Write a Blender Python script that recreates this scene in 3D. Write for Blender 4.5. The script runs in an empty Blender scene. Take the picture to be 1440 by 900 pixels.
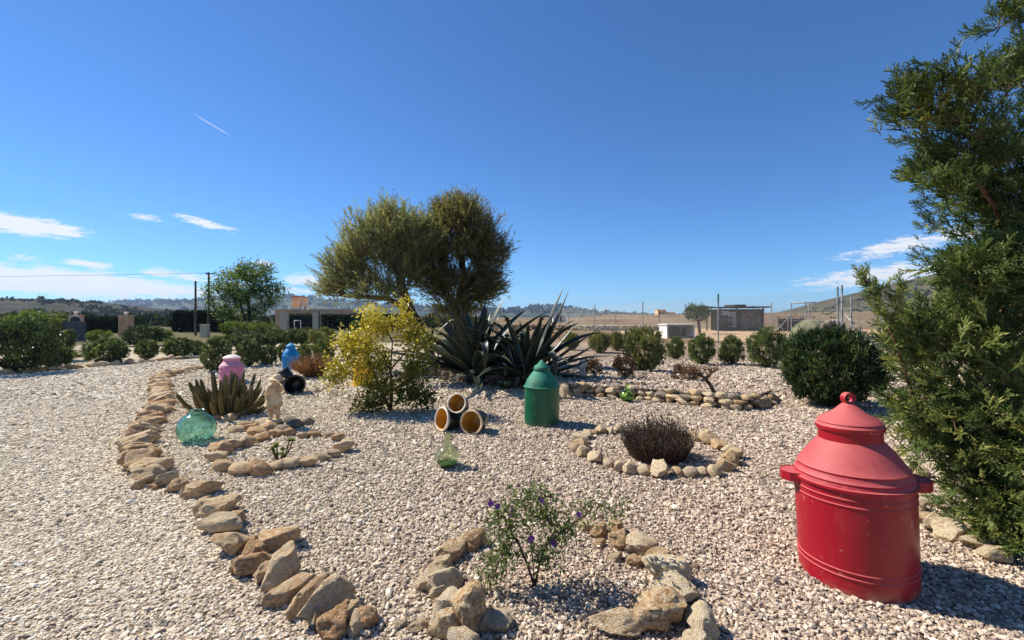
import bpy, bmesh, math, random
import numpy as np
from mathutils import Vector, Matrix

rng = np.random.default_rng(7)
random.seed(7)
scene = bpy.context.scene
col = scene.collection

# ------------------------------------------------------------------ camera, sky, sun, exposure
EYE = 1.5            # eye height, metres
FPX = 620.0          # focal length in pixels of the 1440 px wide photograph
HOR = 446.0          # row of the horizon
cam_d = bpy.data.cameras.new('camera')
cam_d.sensor_width = 36.0
cam_d.lens = FPX / 1440 * 36
cam_d.shift_y = -4 / 1440
cam_d.clip_start = 0.05
cam_d.clip_end = 12000
cam = bpy.data.objects.new('camera', cam_d)
cam.location = (0, 0, EYE)
cam.rotation_euler = (math.radians(90), 0, 0)
col.objects.link(cam)
scene.camera = cam

SUN_EL = math.radians(46)
SUN_AZ = math.radians(-68)          # measured from +Y towards +X: the sun stands to the left, a little ahead
to_sun = Vector((math.sin(SUN_AZ) * math.cos(SUN_EL), math.cos(SUN_AZ) * math.cos(SUN_EL), math.sin(SUN_EL)))
sun_d = bpy.data.lights.new('sun', 'SUN')
sun_d.energy = 5.0
sun_d.angle = math.radians(0.5)
sun_d.color = (1.0, 0.955, 0.88)
sun = bpy.data.objects.new('sun', sun_d)
sun.rotation_euler = to_sun.to_track_quat('Z', 'Y').to_euler()
col.objects.link(sun)

scene.view_settings.view_transform = 'Standard'
scene.view_settings.look = 'None'
scene.view_settings.gamma = 1
scene.view_settings.use_curve_mapping = False
scene.view_settings.exposure = 0.6
scene.render.engine = 'CYCLES'
scene.cycles.use_denoising = True
scene.cycles.max_bounces = 14
scene.cycles.transmission_bounces = 12
scene.cycles.diffuse_bounces = 4
scene.cycles.caustics_refractive = True
scene.cycles.transparent_max_bounces = 12
scene.cycles.sample_clamp_indirect = 4
SKY_STRENGTH = 0.088

world = bpy.data.worlds.new('World')
scene.world = world
world.use_nodes = True


class NT:
    """small node-tree helper"""
    def __init__(self, tree):
        self.t = tree
        tree.nodes.clear()

    def n(self, typ, **kw):
        node = self.t.nodes.new(typ)
        for k, v in kw.items():
            if k.startswith('i_'):
                node.inputs[k[2:].replace('_', ' ')].default_value = v
            else:
                setattr(node, k, v)
        return node

    def l(self, a, b):
        self.t.links.new(a, b)

    def put(self, sock, v):
        if hasattr(v, 'is_output'):
            self.t.links.new(v, sock)
        else:
            sock.default_value = v

    def math(self, op, a, b=0.0, c=None):
        m = self.n('ShaderNodeMath', operation=op)
        self.put(m.inputs[0], a)
        self.put(m.inputs[1], b)
        if c is not None:
            self.put(m.inputs[2], c)
        return m.outputs[0]

    def smooth(self, v, lo, hi, a=0.0, b=1.0):
        m = self.n('ShaderNodeMapRange', interpolation_type='SMOOTHSTEP')
        self.put(m.inputs[0], v)
        for i, x in enumerate((lo, hi, a, b)):
            m.inputs[i + 1].default_value = x
        return m.outputs[0]

    def mix(self, f, a, b, mode='MIX'):
        m = self.n('ShaderNodeMix', data_type='RGBA', blend_type=mode)
        self.put(m.inputs[0], f)
        self.put(m.inputs[6], a)
        self.put(m.inputs[7], b)
        return m.outputs[2]

    def ramp(self, f, stops):
        r = self.n('ShaderNodeValToRGB')
        self.put(r.inputs[0], f)
        e = r.color_ramp.elements
        while len(e) < len(stops):
            e.new(0.5)
        for x, (p, c) in zip(e, stops):
            x.position = p
            x.color = (*c, 1)
        return r.outputs[0]

    def noise(self, vec, scale, detail=4, rough=0.55):
        n = self.n('ShaderNodeTexNoise', i_Scale=scale, i_Detail=detail, i_Roughness=rough)
        if vec is not None:
            self.l(vec, n.inputs['Vector'])
        return n.outputs[0]


def C(r, g, b):
    """8-bit sRGB to linear"""
    return tuple(((c / 255 + 0.055) / 1.055) ** 2.4 if c > 10 else c / 255 / 12.92 for c in (r, g, b))


def build_world():
    w = NT(world.node_tree)
    sky = w.n('ShaderNodeTexSky', sky_type='NISHITA', sun_disc=False, sun_elevation=SUN_EL, sun_rotation=SUN_AZ)
    sky.altitude = 1200
    sky.air_density = 1.0
    sky.dust_density = 0.0
    sky.ozone_density = 2.2
    hs = w.n('ShaderNodeHueSaturation')
    hs.inputs['Saturation'].default_value = 1.0
    w.l(w.mix(1.0, sky.outputs[0], (.43, .77, 1.12, 1), 'MULTIPLY'), hs.inputs['Color'])
    tc = w.n('ShaderNodeTexCoord')
    sx = w.n('ShaderNodeSeparateXYZ')
    w.l(tc.outputs['Generated'], sx.inputs[0])
    az = w.math('ARCTAN2', sx.outputs[0], sx.outputs[1])
    el = w.math('ARCSINE', sx.outputs[2])
    comb = w.n('ShaderNodeCombineXYZ')
    w.l(az, comb.inputs[0])
    w.l(el, comb.inputs[1])
    st = w.n('ShaderNodeVectorMath', operation='MULTIPLY')
    w.l(comb.outputs[0], st.inputs[0])
    st.inputs[1].default_value = (22, 95, 1)
    nz = w.noise(st.outputs[0], 1.6, 7, 0.62)
    # each cloud: azimuth, elevation, half width, half height (degrees), tilt, weight
    def cl(px, py, hw, hh, tilt=0.0, wt=1.0):
        u = math.atan((px - 720) / FPX)
        v = math.atan((HOR - py) / FPX * math.cos(u))
        k = math.cos(u) ** 2 / FPX
        return (u, v, hw * k, hh * math.cos(u) / FPX, math.radians(tilt), wt)
    clouds = [cl(40, 318, 115, 18, -3, 1.25), cl(90, 397, 260, 25, -3, 1.4), cl(190, 405, 190, 15, -2, 1.2), cl(-60, 385, 180, 28, 0, 1.3),
              cl(125, 372, 62, 8, -3, .8), cl(38, 364, 40, 7, 0, .7), cl(205, 306, 40, 8, -2, .6), cl(288, 314, 62, 9, -10, .8),
              cl(226, 383, 34, 9, 0, .9), cl(272, 390, 46, 8, 0, .8), cl(432, 394, 40, 13, 0, .9), cl(372, 370, 30, 8, -4, .7),
              cl(420, 408, 80, 9, 0, .6), cl(330, 402, 60, 7, 0, .6),
              cl(1262, 347, 120, 17, 9, .85), cl(1240, 387, 170, 19, 5, 1.0), cl(1345, 330, 70, 16, 16, .8), cl(1380, 372, 110, 30, 0, .9),
              cl(-420, 360, 260, 40, 0, .9), cl(1900, 360, 300, 50, 0, .9)]
    tot = None
    for (u, v, a, b, t, wt) in clouds:
        du = w.math('SUBTRACT', az, u)
        dv = w.math('SUBTRACT', el, v)
        ct, sn = math.cos(t), math.sin(t)
        p = w.math('ADD', w.math('MULTIPLY', du, ct / a), w.math('MULTIPLY', dv, sn / a))
        q = w.math('ADD', w.math('MULTIPLY', du, -sn / b), w.math('MULTIPLY', dv, ct / b))
        r = w.math('SQRT', w.math('ADD', w.math('MULTIPLY', p, p), w.math('MULTIPLY', q, q)))
        m = w.smooth(r, 0.0, 1.25, wt, 0.0)
        tot = m if tot is None else w.math('MAXIMUM', tot, m)
    nz2 = w.noise(st.outputs[0], 6.5, 6, 0.6)
    nn = w.math('ADD', w.math('MULTIPLY', w.math('SUBTRACT', nz, 0.5), 2.4), w.math('MULTIPLY', w.math('SUBTRACT', nz2, 0.5), 1.1))
    dens = w.math('ADD', w.math('MULTIPLY', tot, 1.05), nn)
    dens = w.math('MULTIPLY', w.smooth(dens, 0.2, 0.95), w.smooth(tot, 0.02, 0.3))
    # condensation trail
    u, v, a, b, t, wt = cl(299, 176, 34, 1.3, -22.5, 1)
    du = w.math('SUBTRACT', az, u)
    dv = w.math('SUBTRACT', el, v)
    p = w.math('ADD', w.math('MULTIPLY', du, math.cos(t) / a), w.math('MULTIPLY', dv, math.sin(t) / a))
    q = w.math('ADD', w.math('MULTIPLY', du, -math.sin(t) / b), w.math('MULTIPLY', dv, math.cos(t) / b))
    trail = w.math('MULTIPLY', w.smooth(w.math('ABSOLUTE', p), 0.3, 1.0, .5, 0), w.smooth(w.math('ABSOLUTE', q), 0.0, 1.0, 1, 0))
    dens = w.math('MAXIMUM', dens, trail)
    skyc = w.mix(w.math('MINIMUM', dens, .95), hs.outputs[0], (7.0, 7.2, 7.5, 1))
    bg = w.n('ShaderNodeBackground')
    bg.inputs[1].default_value = SKY_STRENGTH
    w.l(skyc, bg.inputs[0])
    out = w.n('ShaderNodeOutputWorld')
    w.l(bg.outputs[0], out.inputs[0])


build_world()


# ------------------------------------------------------------------ placing: photograph rows and columns to metres
def G(px, py, z=0.0):
    d = (EYE - z) * FPX / (py - HOR)
    return Vector(((px - 720) / FPX * d, d, z))


def At(px, py, d):
    return Vector(((px - 720) / FPX * d, d, EYE - (py - HOR) / FPX * d))


# ------------------------------------------------------------------ mesh helpers
class MB:
    def __init__(self):
        self.V, self.F3, self.F4, self.T = [], [], [], []
        self.nv = 0

    def add(self, V, F, tint=0.5):
        V = np.asarray(V, float).reshape(-1, 3)
        self.V.append(V)
        self.T.append(np.broadcast_to(np.asarray(tint, float), (len(V),)))
        if isinstance(F, np.ndarray):
            (self.F3 if F.shape[1] == 3 else self.F4).append(F + self.nv)
        else:
            f3 = [f for f in F if len(f) == 3]
            f4 = [f for f in F if len(f) == 4]
            if f3:
                self.F3.append(np.array(f3) + self.nv)
            if f4:
                self.F4.append(np.array(f4) + self.nv)
        self.nv += len(V)

    def box(self, c, s, rz=0.0, tint=0.5, taper=1.0):
        x, y, z = s[0] / 2, s[1] / 2, s[2] / 2
        v = np.array([(i * x * (taper if k > 0 else 1), j * y * (taper if k > 0 else 1), k * z) for k in (-1, 1) for j in (-1, 1) for i in (-1, 1)], float)
        ca, sa = math.cos(rz), math.sin(rz)
        v = np.c_[v[:, 0] * ca - v[:, 1] * sa, v[:, 0] * sa + v[:, 1] * ca, v[:, 2]] + np.array(c)
        self.add(v, [(0, 2, 3, 1), (4, 5, 7, 6), (0, 1, 5, 4), (2, 6, 7, 3), (0, 4, 6, 2), (1, 3, 7, 5)], tint)
        return self

    def beam(self, a, b, w, h, tint=0.5):
        self.tube([a, b], [w / 2 * 1.414, w / 2 * 1.414], 4, tint=tint, flat=h / w, caps=True)
        return self

    def tube(self, pts, rad, n=6, tint=0.5, caps=False, flat=1.0):
        P = np.array([tuple(p) for p in pts], float)
        rad = np.broadcast_to(np.asarray(rad, float), (len(P),))
        T = np.gradient(P, axis=0)
        T /= np.linalg.norm(T, axis=1)[:, None] + 1e-9
        ref = np.array([0, 0, 1.0]) if abs(T[0][2]) < .9 else np.array([1.0, 0, 0])
        N = np.cross(T[0], ref)
        rings = []
        for i in range(len(P)):
            N = N - T[i] * np.dot(N, T[i])
            N /= np.linalg.norm(N) + 1e-9
            B = np.cross(T[i], N)
            a = np.arange(n) * 2 * math.pi / n + math.pi / 4
            rings.append(P[i] + rad[i] * (np.cos(a)[:, None] * N + np.sin(a)[:, None] * B * flat))
        V = np.concatenate(rings)
        F = []
        for i in range(len(P) - 1):
            for j in range(n):
                k = (j + 1) % n
                F.append((i * n + j, i * n + k, (i + 1) * n + k, (i + 1) * n + j))
        if caps:
            c0, c1 = len(V), len(V) + 1
            V = np.vstack([V, P[0], P[-1]])
            m = (len(P) - 1) * n
            for j in range(n):
                k = (j + 1) % n
                F.append((c0, k, j))
                F.append((c1, m + j, m + k))
        self.add(V, F, tint)
        return self

    def lathe(self, prof, n=40, M=None, tint=0.5):
        V, F = [], []
        for r, z in prof:
            for j in range(n):
                a = 2 * math.pi * j / n
                V.append((r * math.cos(a), r * math.sin(a), z))
        for i in range(len(prof) - 1):
            for j in range(n):
                k = (j + 1) % n
                F.append((i * n + j, i * n + k, (i + 1) * n + k, (i + 1) * n + j))
        V = np.array(V)
        if M is not None:
            R = np.array(M.to_3x3())
            V = V @ R.T + np.array(M.translation)
        self.add(V, F, tint)
        return self

    def scatter(self, tpl, O, X, Nrm, S, tint):
        """copies of a template (V, F) at origins O with x axis X, normal hint Nrm, scale S (m,) or (m,3)"""
        tv, tf = tpl
        X = X / (np.linalg.norm(X, axis=1)[:, None] + 1e-9)
        Y = np.cross(Nrm, X)
        Y /= np.linalg.norm(Y, axis=1)[:, None] + 1e-9
        Z = np.cross(X, Y)
        S = np.asarray(S, float)
        if S.ndim == 1:
            S = np.repeat(S[:, None], 3, 1)
        m, n = len(O), len(tv)
        L = tv[None] * S[:, None, :]
        V = O[:, None, :] + L[..., 0:1] * X[:, None] + L[..., 1:2] * Y[:, None] + L[..., 2:3] * Z[:, None]
        F = (tf[None] + (np.arange(m) * n)[:, None, None]).reshape(-1, tf.shape[1])
        self.add(V.reshape(-1, 3), F, np.repeat(np.broadcast_to(tint, (m,)), n))
        return self

    def mesh(self, name, mat, smooth=False, sharp=None):
        me = bpy.data.meshes.new(name)
        V = np.concatenate(self.V)
        f3 = np.concatenate(self.F3) if self.F3 else np.zeros((0, 3), int)
        f4 = np.concatenate(self.F4) if self.F4 else np.zeros((0, 4), int)
        me.vertices.add(len(V))
        me.vertices.foreach_set('co', V.astype(np.float32).ravel())
        idx = np.concatenate([f3.ravel(), f4.ravel()]).astype(np.int32)
        me.loops.add(len(idx))
        me.loops.foreach_set('vertex_index', idx)
        me.polygons.add(len(f3) + len(f4))
        starts = np.concatenate([np.arange(len(f3)) * 3, len(f3) * 3 + np.arange(len(f4)) * 4]).astype(np.int32)
        me.polygons.foreach_set('loop_start', starts)
        if smooth:
            me.polygons.foreach_set('use_smooth', np.ones(len(starts), bool))
        else:
            me.polygons.foreach_set('use_smooth', np.zeros(len(starts), bool))
        at = me.attributes.new('tint', 'FLOAT', 'POINT')
        at.data.foreach_set('value', np.concatenate(self.T).astype(np.float32))
        me.update(calc_edges=True)
        me.validate()
        if smooth and sharp:
            me.set_sharp_from_angle(angle=math.radians(sharp))
        me.materials.append(mat)
        return me

    def build(self, name, mat, parent=None, smooth=False, sharp=None):
        return link(name, self.mesh(name, mat, smooth, sharp), parent)


def link(name, me, parent=None):
    o = bpy.data.objects.new(name, me)
    col.objects.link(o)
    if parent is not None:
        o.parent = parent
    return o


def thing(name, label, cat, loc=(0, 0, 0), rz=0.0, group=None):
    o = bpy.data.objects.new(name, None)
    col.objects.link(o)
    o.empty_display_size = .1
    o.location = loc
    o.rotation_euler = (0, 0, rz)
    return tag(o, label, cat, group)


def tag(o, label, cat, group=None):
    o['label'] = label
    o['category'] = cat
    if group:
        o['group'] = group
    return o


def struct(o, kind='structure'):
    o['kind'] = kind
    return o


def unit(v):
    return v / (np.linalg.norm(v, axis=-1, keepdims=True) + 1e-9)


def rdir(n):
    return unit(rng.normal(size=(n, 3)))


# ------------------------------------------------------------------ materials
def new_mat(name):
    m = bpy.data.materials.new(name)
    m.use_nodes = True
    return m, NT(m.node_tree)


def finish(t, bsdf, disp=None):
    out = t.n('ShaderNodeOutputMaterial')
    t.l(bsdf, out.inputs[0])


def surf(name, stops, scale=4.0, detail=5, rough=0.8, bump=0.0, bscale=30.0, bdist=0.01, metal=0.0, spec=0.4, coord='Object', objrand=0.0, tint=0.0, rough_var=0.0):
    """procedural surface: colour ramp over noise (+ a per-piece shift), bump from finer noise"""
    m, t = new_mat(name)
    tc = t.n('ShaderNodeTexCoord')
    vec = t.n('ShaderNodeNewGeometry').outputs['Position'] if coord == 'World' else tc.outputs[coord]
    if objrand:
        oi = t.n('ShaderNodeObjectInfo')
        ad = t.n('ShaderNodeVectorMath', operation='ADD')
        t.l(vec, ad.inputs[0])
        mul = t.math('MULTIPLY', oi.outputs['Random'], 37.0)
        t.l(mul, ad.inputs[1])
        vec = ad.outputs[0]
    f = t.noise(vec, scale, detail)
    f = t.smooth(f, 0.28, 0.72)
    if objrand:
        f = t.math('ADD', t.math('MULTIPLY', f, 1 - objrand), t.math('MULTIPLY', oi.outputs['Random'], objrand))
    if tint:
        a = t.n('ShaderNodeAttribute', attribute_name='tint')
        f = t.math('ADD', t.math('MULTIPLY', f, 1 - tint), t.math('MULTIPLY', a.outputs['Fac'], tint))
    c = t.ramp(f, stops)
    b = t.n('ShaderNodeBsdfPrincipled')
    t.l(c, b.inputs['Base Color'])
    b.inputs['Metallic'].default_value = metal
    b.inputs['Specular IOR Level'].default_value = spec
    if rough_var:
        t.l(t.smooth(t.noise(vec, scale * 2.3, 4), .3, .7, rough - rough_var, rough + rough_var), b.inputs['Roughness'])
    else:
        b.inputs['Roughness'].default_value = rough
    if bump:
        bn = t.n('ShaderNodeBump')
        bn.inputs['Strength'].default_value = bump
        bn.inputs['Distance'].default_value = bdist
        t.l(t.noise(vec, bscale, 6, .6), bn.inputs['Height'])
        t.l(bn.outputs[0], b.inputs['Normal'])
    finish(t, b.outputs[0])
    return m


def leaf(name, stops, rough=0.5, trans=0.3, spec=0.4, tcol=1.3):
    m, t = new_mat(name)
    a = t.n('ShaderNodeAttribute', attribute_name='tint')
    c = t.ramp(a.outputs['Fac'], stops)
    b = t.n('ShaderNodeBsdfPrincipled')
    t.l(c, b.inputs['Base Color'])
    b.inputs['Roughness'].default_value = rough
    b.inputs['Specular IOR Level'].default_value = spec
    tr = t.n('ShaderNodeBsdfTranslucent')
    tc = t.mix(1.0, c, (tcol, tcol, tcol * .6, 1), 'MULTIPLY')
    t.l(tc, tr.inputs[0])
    ms = t.n('ShaderNodeMixShader')
    ms.inputs[0].default_value = trans
    t.l(b.outputs[0], ms.inputs[1])
    t.l(tr.outputs[0], ms.inputs[2])
    finish(t, ms.outputs[0])
    return m


def glass(name, color):
    """blown glass, lightly tinted, a little dusty"""
    m, t = new_mat(name)
    g = t.n('ShaderNodeBsdfGlass')
    g.inputs['Color'].default_value = (*color, 1)
    g.inputs['IOR'].default_value = 1.45
    g.inputs['Roughness'].default_value = .1
    tc = t.n('ShaderNodeTexCoord')
    df = t.n('ShaderNodeBsdfDiffuse')
    df.inputs[0].default_value = (*C(190, 190, 170), 1)
    a = t.n('ShaderNodeMixShader')
    t.l(t.math('MULTIPLY', t.smooth(t.noise(tc.outputs['Object'], 8, 5), .5, .85), .12), a.inputs[0])
    t.l(g.outputs[0], a.inputs[1])
    t.l(df.outputs[0], a.inputs[2])
    finish(t, a.outputs[0])
    return m


GRAVEL_CREAM = [(0, C(118, 102, 79)), (.2, C(176, 157, 126)), (.45, C(212, 194, 162)), (.7, C(230, 215, 186)), (1, C(244, 234, 211))]
GRAVEL_PINK = [(0, C(82, 65, 50)), (.2, C(130, 106, 85)), (.45, C(170, 145, 119)), (.7, C(200, 177, 150)), (1, C(231, 215, 191))]


def pink_zone(t, pos):
    """how pink the stone mix is: cream on the drive, pinker towards the middle of the garden"""
    s = t.n('ShaderNodeSeparateXYZ')
    t.l(pos, s.inputs[0])
    n = t.noise(pos, .5, 3)
    v = t.math('ADD', t.math('ADD', s.outputs[0], t.math('MULTIPLY', s.outputs[1], -.12)), t.math('MULTIPLY', t.math('SUBTRACT', n, .5), 5.0))
    return t.smooth(v, -5.0, 1.2)


def gravel_sheet_mat():
    m, t = new_mat('gravel_ground')
    g = t.n('ShaderNodeNewGeometry')
    pos = g.outputs['Position']
    v = t.n('ShaderNodeTexVoronoi', feature='F1', i_Scale=30.0)
    t.l(pos, v.inputs['Vector'])
    s = t.n('ShaderNodeSeparateColor')
    t.l(v.outputs['Color'], s.inputs[0])
    big = t.noise(pos, .6, 4)
    f = t.math('ADD', t.math('MULTIPLY', s.outputs[0], .85), t.math('MULTIPLY', t.math('SUBTRACT', big, .5), .7))
    c = t.mix(pink_zone(t, pos), t.ramp(f, GRAVEL_CREAM), t.ramp(f, GRAVEL_PINK))
    c = t.mix(1.0, c, (.72, .7, .68, 1), 'MULTIPLY')  # darkened to stand in for the shadows loose stones cast on each other
    b = t.n('ShaderNodeBsdfPrincipled', i_Roughness=.9)
    b.inputs['Specular IOR Level'].default_value = .2
    t.l(c, b.inputs['Base Color'])
    bn = t.n('ShaderNodeBump')
    bn.inputs['Strength'].default_value = .9
    bn.inputs['Distance'].default_value = .02
    h = t.math('MULTIPLY', v.outputs['Distance'], -1.0)
    t.l(h, bn.inputs['Height'])
    t.l(bn.outputs[0], b.inputs['Normal'])
    finish(t, b.outputs[0])
    return m


def gravel_stone_mat():
    m, t = new_mat('gravel_stone')
    g = t.n('ShaderNodeNewGeometry')
    a = t.n('ShaderNodeAttribute', attribute_name='shade', attribute_type='INSTANCER')
    f = a.outputs['Fac']
    c = t.mix(pink_zone(t, g.outputs['Position']), t.ramp(f, GRAVEL_CREAM), t.ramp(f, GRAVEL_PINK))
    tc = t.n('ShaderNodeTexCoord')
    c = t.mix(t.smooth(t.noise(tc.outputs['Object'], 2.2, 4), .35, .75, 0, .4), c, (*C(235, 228, 214), 1))
    b = t.n('ShaderNodeBsdfPrincipled', i_Roughness=.85)
    b.inputs['Specular IOR Level'].default_value = .25
    t.l(c, b.inputs['Base Color'])
    finish(t, b.outputs[0])
    return m


def paint(name, base, faded, dust=C(190, 165, 150), rough=.38, wear=.5, streak=True):
    """weathered enamel: sun-bleached on the parts that face up, streaks, small chips"""
    m, t = new_mat(name)
    tc = t.n('ShaderNodeTexCoord')
    g = t.n('ShaderNodeNewGeometry')
    s = t.n('ShaderNodeSeparateXYZ')
    t.l(g.outputs['Normal'], s.inputs[0])
    n1 = t.noise(tc.outputs['Object'], 5, 6)
    mp = t.n('ShaderNodeMapping')
    mp.inputs['Scale'].default_value = (14, 14, 1.6)
    t.l(tc.outputs['Object'], mp.inputs[0])
    n2 = t.noise(mp.outputs[0], 2.0, 5)
    up = t.smooth(s.outputs[2], .12, .75, 0, 1)
    f = t.math('ADD', t.math('MULTIPLY', up, wear * 1.35), t.math('MULTIPLY', t.math('SUBTRACT', n1, .5), .8), None)
    f = t.math('ADD', f, t.math('MULTIPLY', t.smooth(n2, .52, .72), .3))
    c = t.mix(t.smooth(f, 0.0, 1.0), (*base, 1), (*faded, 1))
    chips = t.smooth(t.noise(tc.outputs['Object'], 22, 6), .655, .7)
    c = t.mix(t.math('MULTIPLY', chips, .7), c, (*dust, 1))
    so = t.n('ShaderNodeSeparateXYZ')
    t.l(tc.outputs['Object'], so.inputs[0])
    foot = t.math('MULTIPLY', t.smooth(so.outputs[2], .0, .09, 1, 0), t.smooth(t.noise(tc.outputs['Object'], 12, 5), .35, .7))
    c = t.mix(t.math('MULTIPLY', foot, .55), c, (*C(168, 140, 112), 1))
    b = t.n('ShaderNodeBsdfPrincipled')
    t.l(c, b.inputs['Base Color'])
    t.l(t.smooth(f, 0, 1, rough, min(.9, rough + .4)), b.inputs['Roughness'])
    b.inputs['Specular IOR Level'].default_value = .45
    bn = t.n('ShaderNodeBump')
    bn.inputs['Strength'].default_value = .35
    bn.inputs['Distance'].default_value = .02
    t.l(t.noise(tc.outputs['Object'], 5.5, 3), bn.inputs['Height'])
    t.l(bn.outputs[0], b.inputs['Normal'])
    finish(t, b.outputs[0])
    return m


M = {}
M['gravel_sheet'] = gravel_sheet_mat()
M['gravel_stone'] = gravel_stone_mat()
M['field'] = surf('field_earth', [(0, C(92, 72, 54)), (.4, C(122, 97, 72)), (.7, C(132, 112, 84)), (1, C(98, 94, 62))], scale=.06, detail=9, rough=.95, bump=.6, bscale=2.0, bdist=.1, spec=.1, coord='World')
M['earth'] = surf('tan_earth', [(0, C(150, 118, 86)), (.5, C(180, 148, 112)), (1, C(200, 172, 138))], scale=.8, detail=8, rough=.95, bump=.5, bscale=9, bdist=.04, spec=.1, coord='World')
M['verge'] = surf('dry_grass', [(0, C(62, 66, 36)), (.4, C(86, 84, 50)), (.7, C(112, 98, 68)), (1, C(70, 78, 40))], scale=.5, detail=8, rough=.95, bump=.6, bscale=6, bdist=.08, spec=.1, coord='World')
M['hill_green'] = surf('scrub_hill', [(0, C(36, 42, 26)), (.4, C(56, 56, 38)), (.65, C(74, 64, 48)), (1, C(44, 52, 30))], scale=.035, detail=10, rough=.95, spec=.05, coord='World')
M['hill_brown'] = surf('terraced_hill', [(0, C(52, 56, 36)), (.35, C(74, 72, 50)), (.65, C(94, 84, 64)), (1, C(58, 64, 40))], scale=.03, detail=10, rough=.95, spec=.05, coord='World')
M['hill_far'] = surf('pine_ridge', [(0, C(44, 58, 40)), (.5, C(62, 74, 52)), (1, C(86, 88, 66))], scale=.008, detail=10, rough=.95, spec=.05, coord='World')
M['rock_tan'] = surf('limestone_tan', [(0, C(142, 100, 64)), (.2, C(188, 144, 100)), (.45, C(214, 178, 134)), (.75, C(226, 204, 166)), (1, C(194, 172, 144))], scale=5, detail=8, rough=.92, bump=1.0, bscale=13, bdist=.035, spec=.2, objrand=.45)
M['rock_cream'] = surf('limestone_cream', [(0, C(150, 104, 66)), (.22, C(190, 150, 106)), (.5, C(216, 188, 146)), (.8, C(232, 214, 180)), (1, C(204, 180, 148))], scale=5, detail=8, rough=.92, bump=1.0, bscale=13, bdist=.03, spec=.2, objrand=.4)
M['rock_grey'] = surf('limestone_grey', [(0, C(92, 80, 68)), (.4, C(140, 124, 106)), (.7, C(176, 160, 138)), (1, C(128, 112, 96))], scale=5, detail=8, rough=.92, bump=1.0, bscale=13, bdist=.03, spec=.2, objrand=.5)
M['rock_far'] = surf('field_stone', [(0, C(112, 96, 78)), (.5, C(160, 142, 118)), (1, C(196, 180, 154))], scale=2, rough=.95, spec=.1, tint=.7)
M['red'] = paint('red_paint', C(152, 14, 32), C(180, 82, 78), C(184, 96, 82), wear=.62, rough=.34)
M['green'] = paint('green_paint', C(6, 84, 54), C(48, 128, 98), C(150, 170, 150), wear=.6)
M['blue'] = paint('blue_paint', C(6, 116, 176), C(36, 150, 200), wear=.4)
M['pink'] = paint('pink_paint', C(186, 116, 150), C(208, 160, 168), C(236, 214, 206), wear=.5)
M['pink_pale'] = paint('pink_white_paint', C(216, 178, 180), C(232, 214, 206), C(236, 214, 206), wear=.5)
M['yellow'] = paint('yellow_paint', C(226, 176, 12), C(230, 196, 60), wear=.4)
M['pot_dark'] = surf('dark_glazed_clay', [(0, C(18, 20, 18)), (.6, C(34, 36, 32)), (1, C(60, 56, 48))], scale=6, rough=.3, spec=.5, bump=.15, bscale=14)
M['pot_ochre'] = surf('ochre_glaze', [(0, C(150, 92, 18)), (.5, C(200, 142, 42)), (1, C(214, 164, 72))], scale=5, rough=.35, spec=.5, bump=.1, bscale=12)
M['pot_rim'] = surf('pale_rim', [(0, C(180, 150, 116)), (.5, C(220, 205, 180)), (1, C(235, 228, 214))], scale=9, rough=.6)
M['teal_glass'] = glass('teal_glass', C(224, 248, 243))
M['green_glass'] = glass('olive_glass', C(244, 248, 236))
M['lime_glass'] = glass('lime_glass', C(228, 245, 212))
M['bottle_green'] = surf('green_dregs', [(0, C(30, 74, 30)), (1, C(70, 120, 52))], scale=8, rough=.5)
M['cream_stone'] = surf('cast_stone', [(0, C(156, 124, 88)), (.4, C(202, 174, 134)), (1, C(226, 206, 170))], scale=9, detail=6, rough=.9, bump=.5, bscale=40, bdist=.006, spec=.2)
M['white_stone'] = surf('white_plaster', [(0, C(176, 166, 154)), (.5, C(214, 208, 198)), (1, C(232, 228, 220))], scale=8, rough=.85, bump=.3, bscale=40, bdist=.004)
M['bark'] = surf('bark_brown', [(0, C(52, 40, 32)), (.5, C(88, 70, 56)), (1, C(120, 102, 86))], scale=9, detail=6, rough=.95, bump=.8, bscale=26, bdist=.02, spec=.1)
M['bark_dark'] = surf('bark_dark', [(0, C(30, 24, 20)), (.5, C(54, 44, 36)), (1, C(80, 68, 56))], scale=9, detail=6, rough=.95, bump=.8, bscale=20, bdist=.02, spec=.1)
M['bark_red'] = surf('bark_juniper', [(0, C(70, 46, 32)), (.5, C(112, 78, 56)), (1, C(140, 108, 84))], scale=9, detail=6, rough=.95, bump=.8, bscale=30, bdist=.01, spec=.1)
M['leaf_juniper'] = leaf('juniper_scale_leaves', [(0, C(62, 78, 42)), (.4, C(100, 120, 66)), (.7, C(138, 152, 82)), (1, C(184, 182, 104))], rough=.5, trans=.45, spec=.3)
M['leaf_oleander'] = leaf('dark_glossy_leaves', [(0, C(30, 44, 24)), (.5, C(56, 74, 38)), (.85, C(94, 112, 58)), (1, C(150, 158, 94))], rough=.33, trans=.22, spec=.5)
M['leaf_bush'] = leaf('bush_leaves', [(0, C(40, 52, 26)), (.4, C(72, 88, 46)), (.75, C(124, 136, 80)), (1, C(184, 186, 132))], rough=.36, trans=.28, spec=.6)
M['leaf_olive'] = leaf('olive_leaves', [(0, C(72, 78, 40)), (.5, C(116, 120, 66)), (.85, C(156, 154, 96)), (1, C(186, 180, 122))], rough=.5, trans=.3)
M['leaf_bright'] = leaf('bright_leaves', [(0, C(56, 72, 28)), (.5, C(90, 108, 44)), (.85, C(130, 144, 66)), (1, C(164, 172, 92))], rough=.45, trans=.35)
M['leaf_yellow'] = leaf('yellow_leaves', [(0, C(66, 74, 26)), (.3, C(100, 106, 36)), (.6, C(150, 140, 38)), (.85, C(186, 168, 46)), (1, C(206, 192, 92))], rough=.4, trans=.3)
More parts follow.
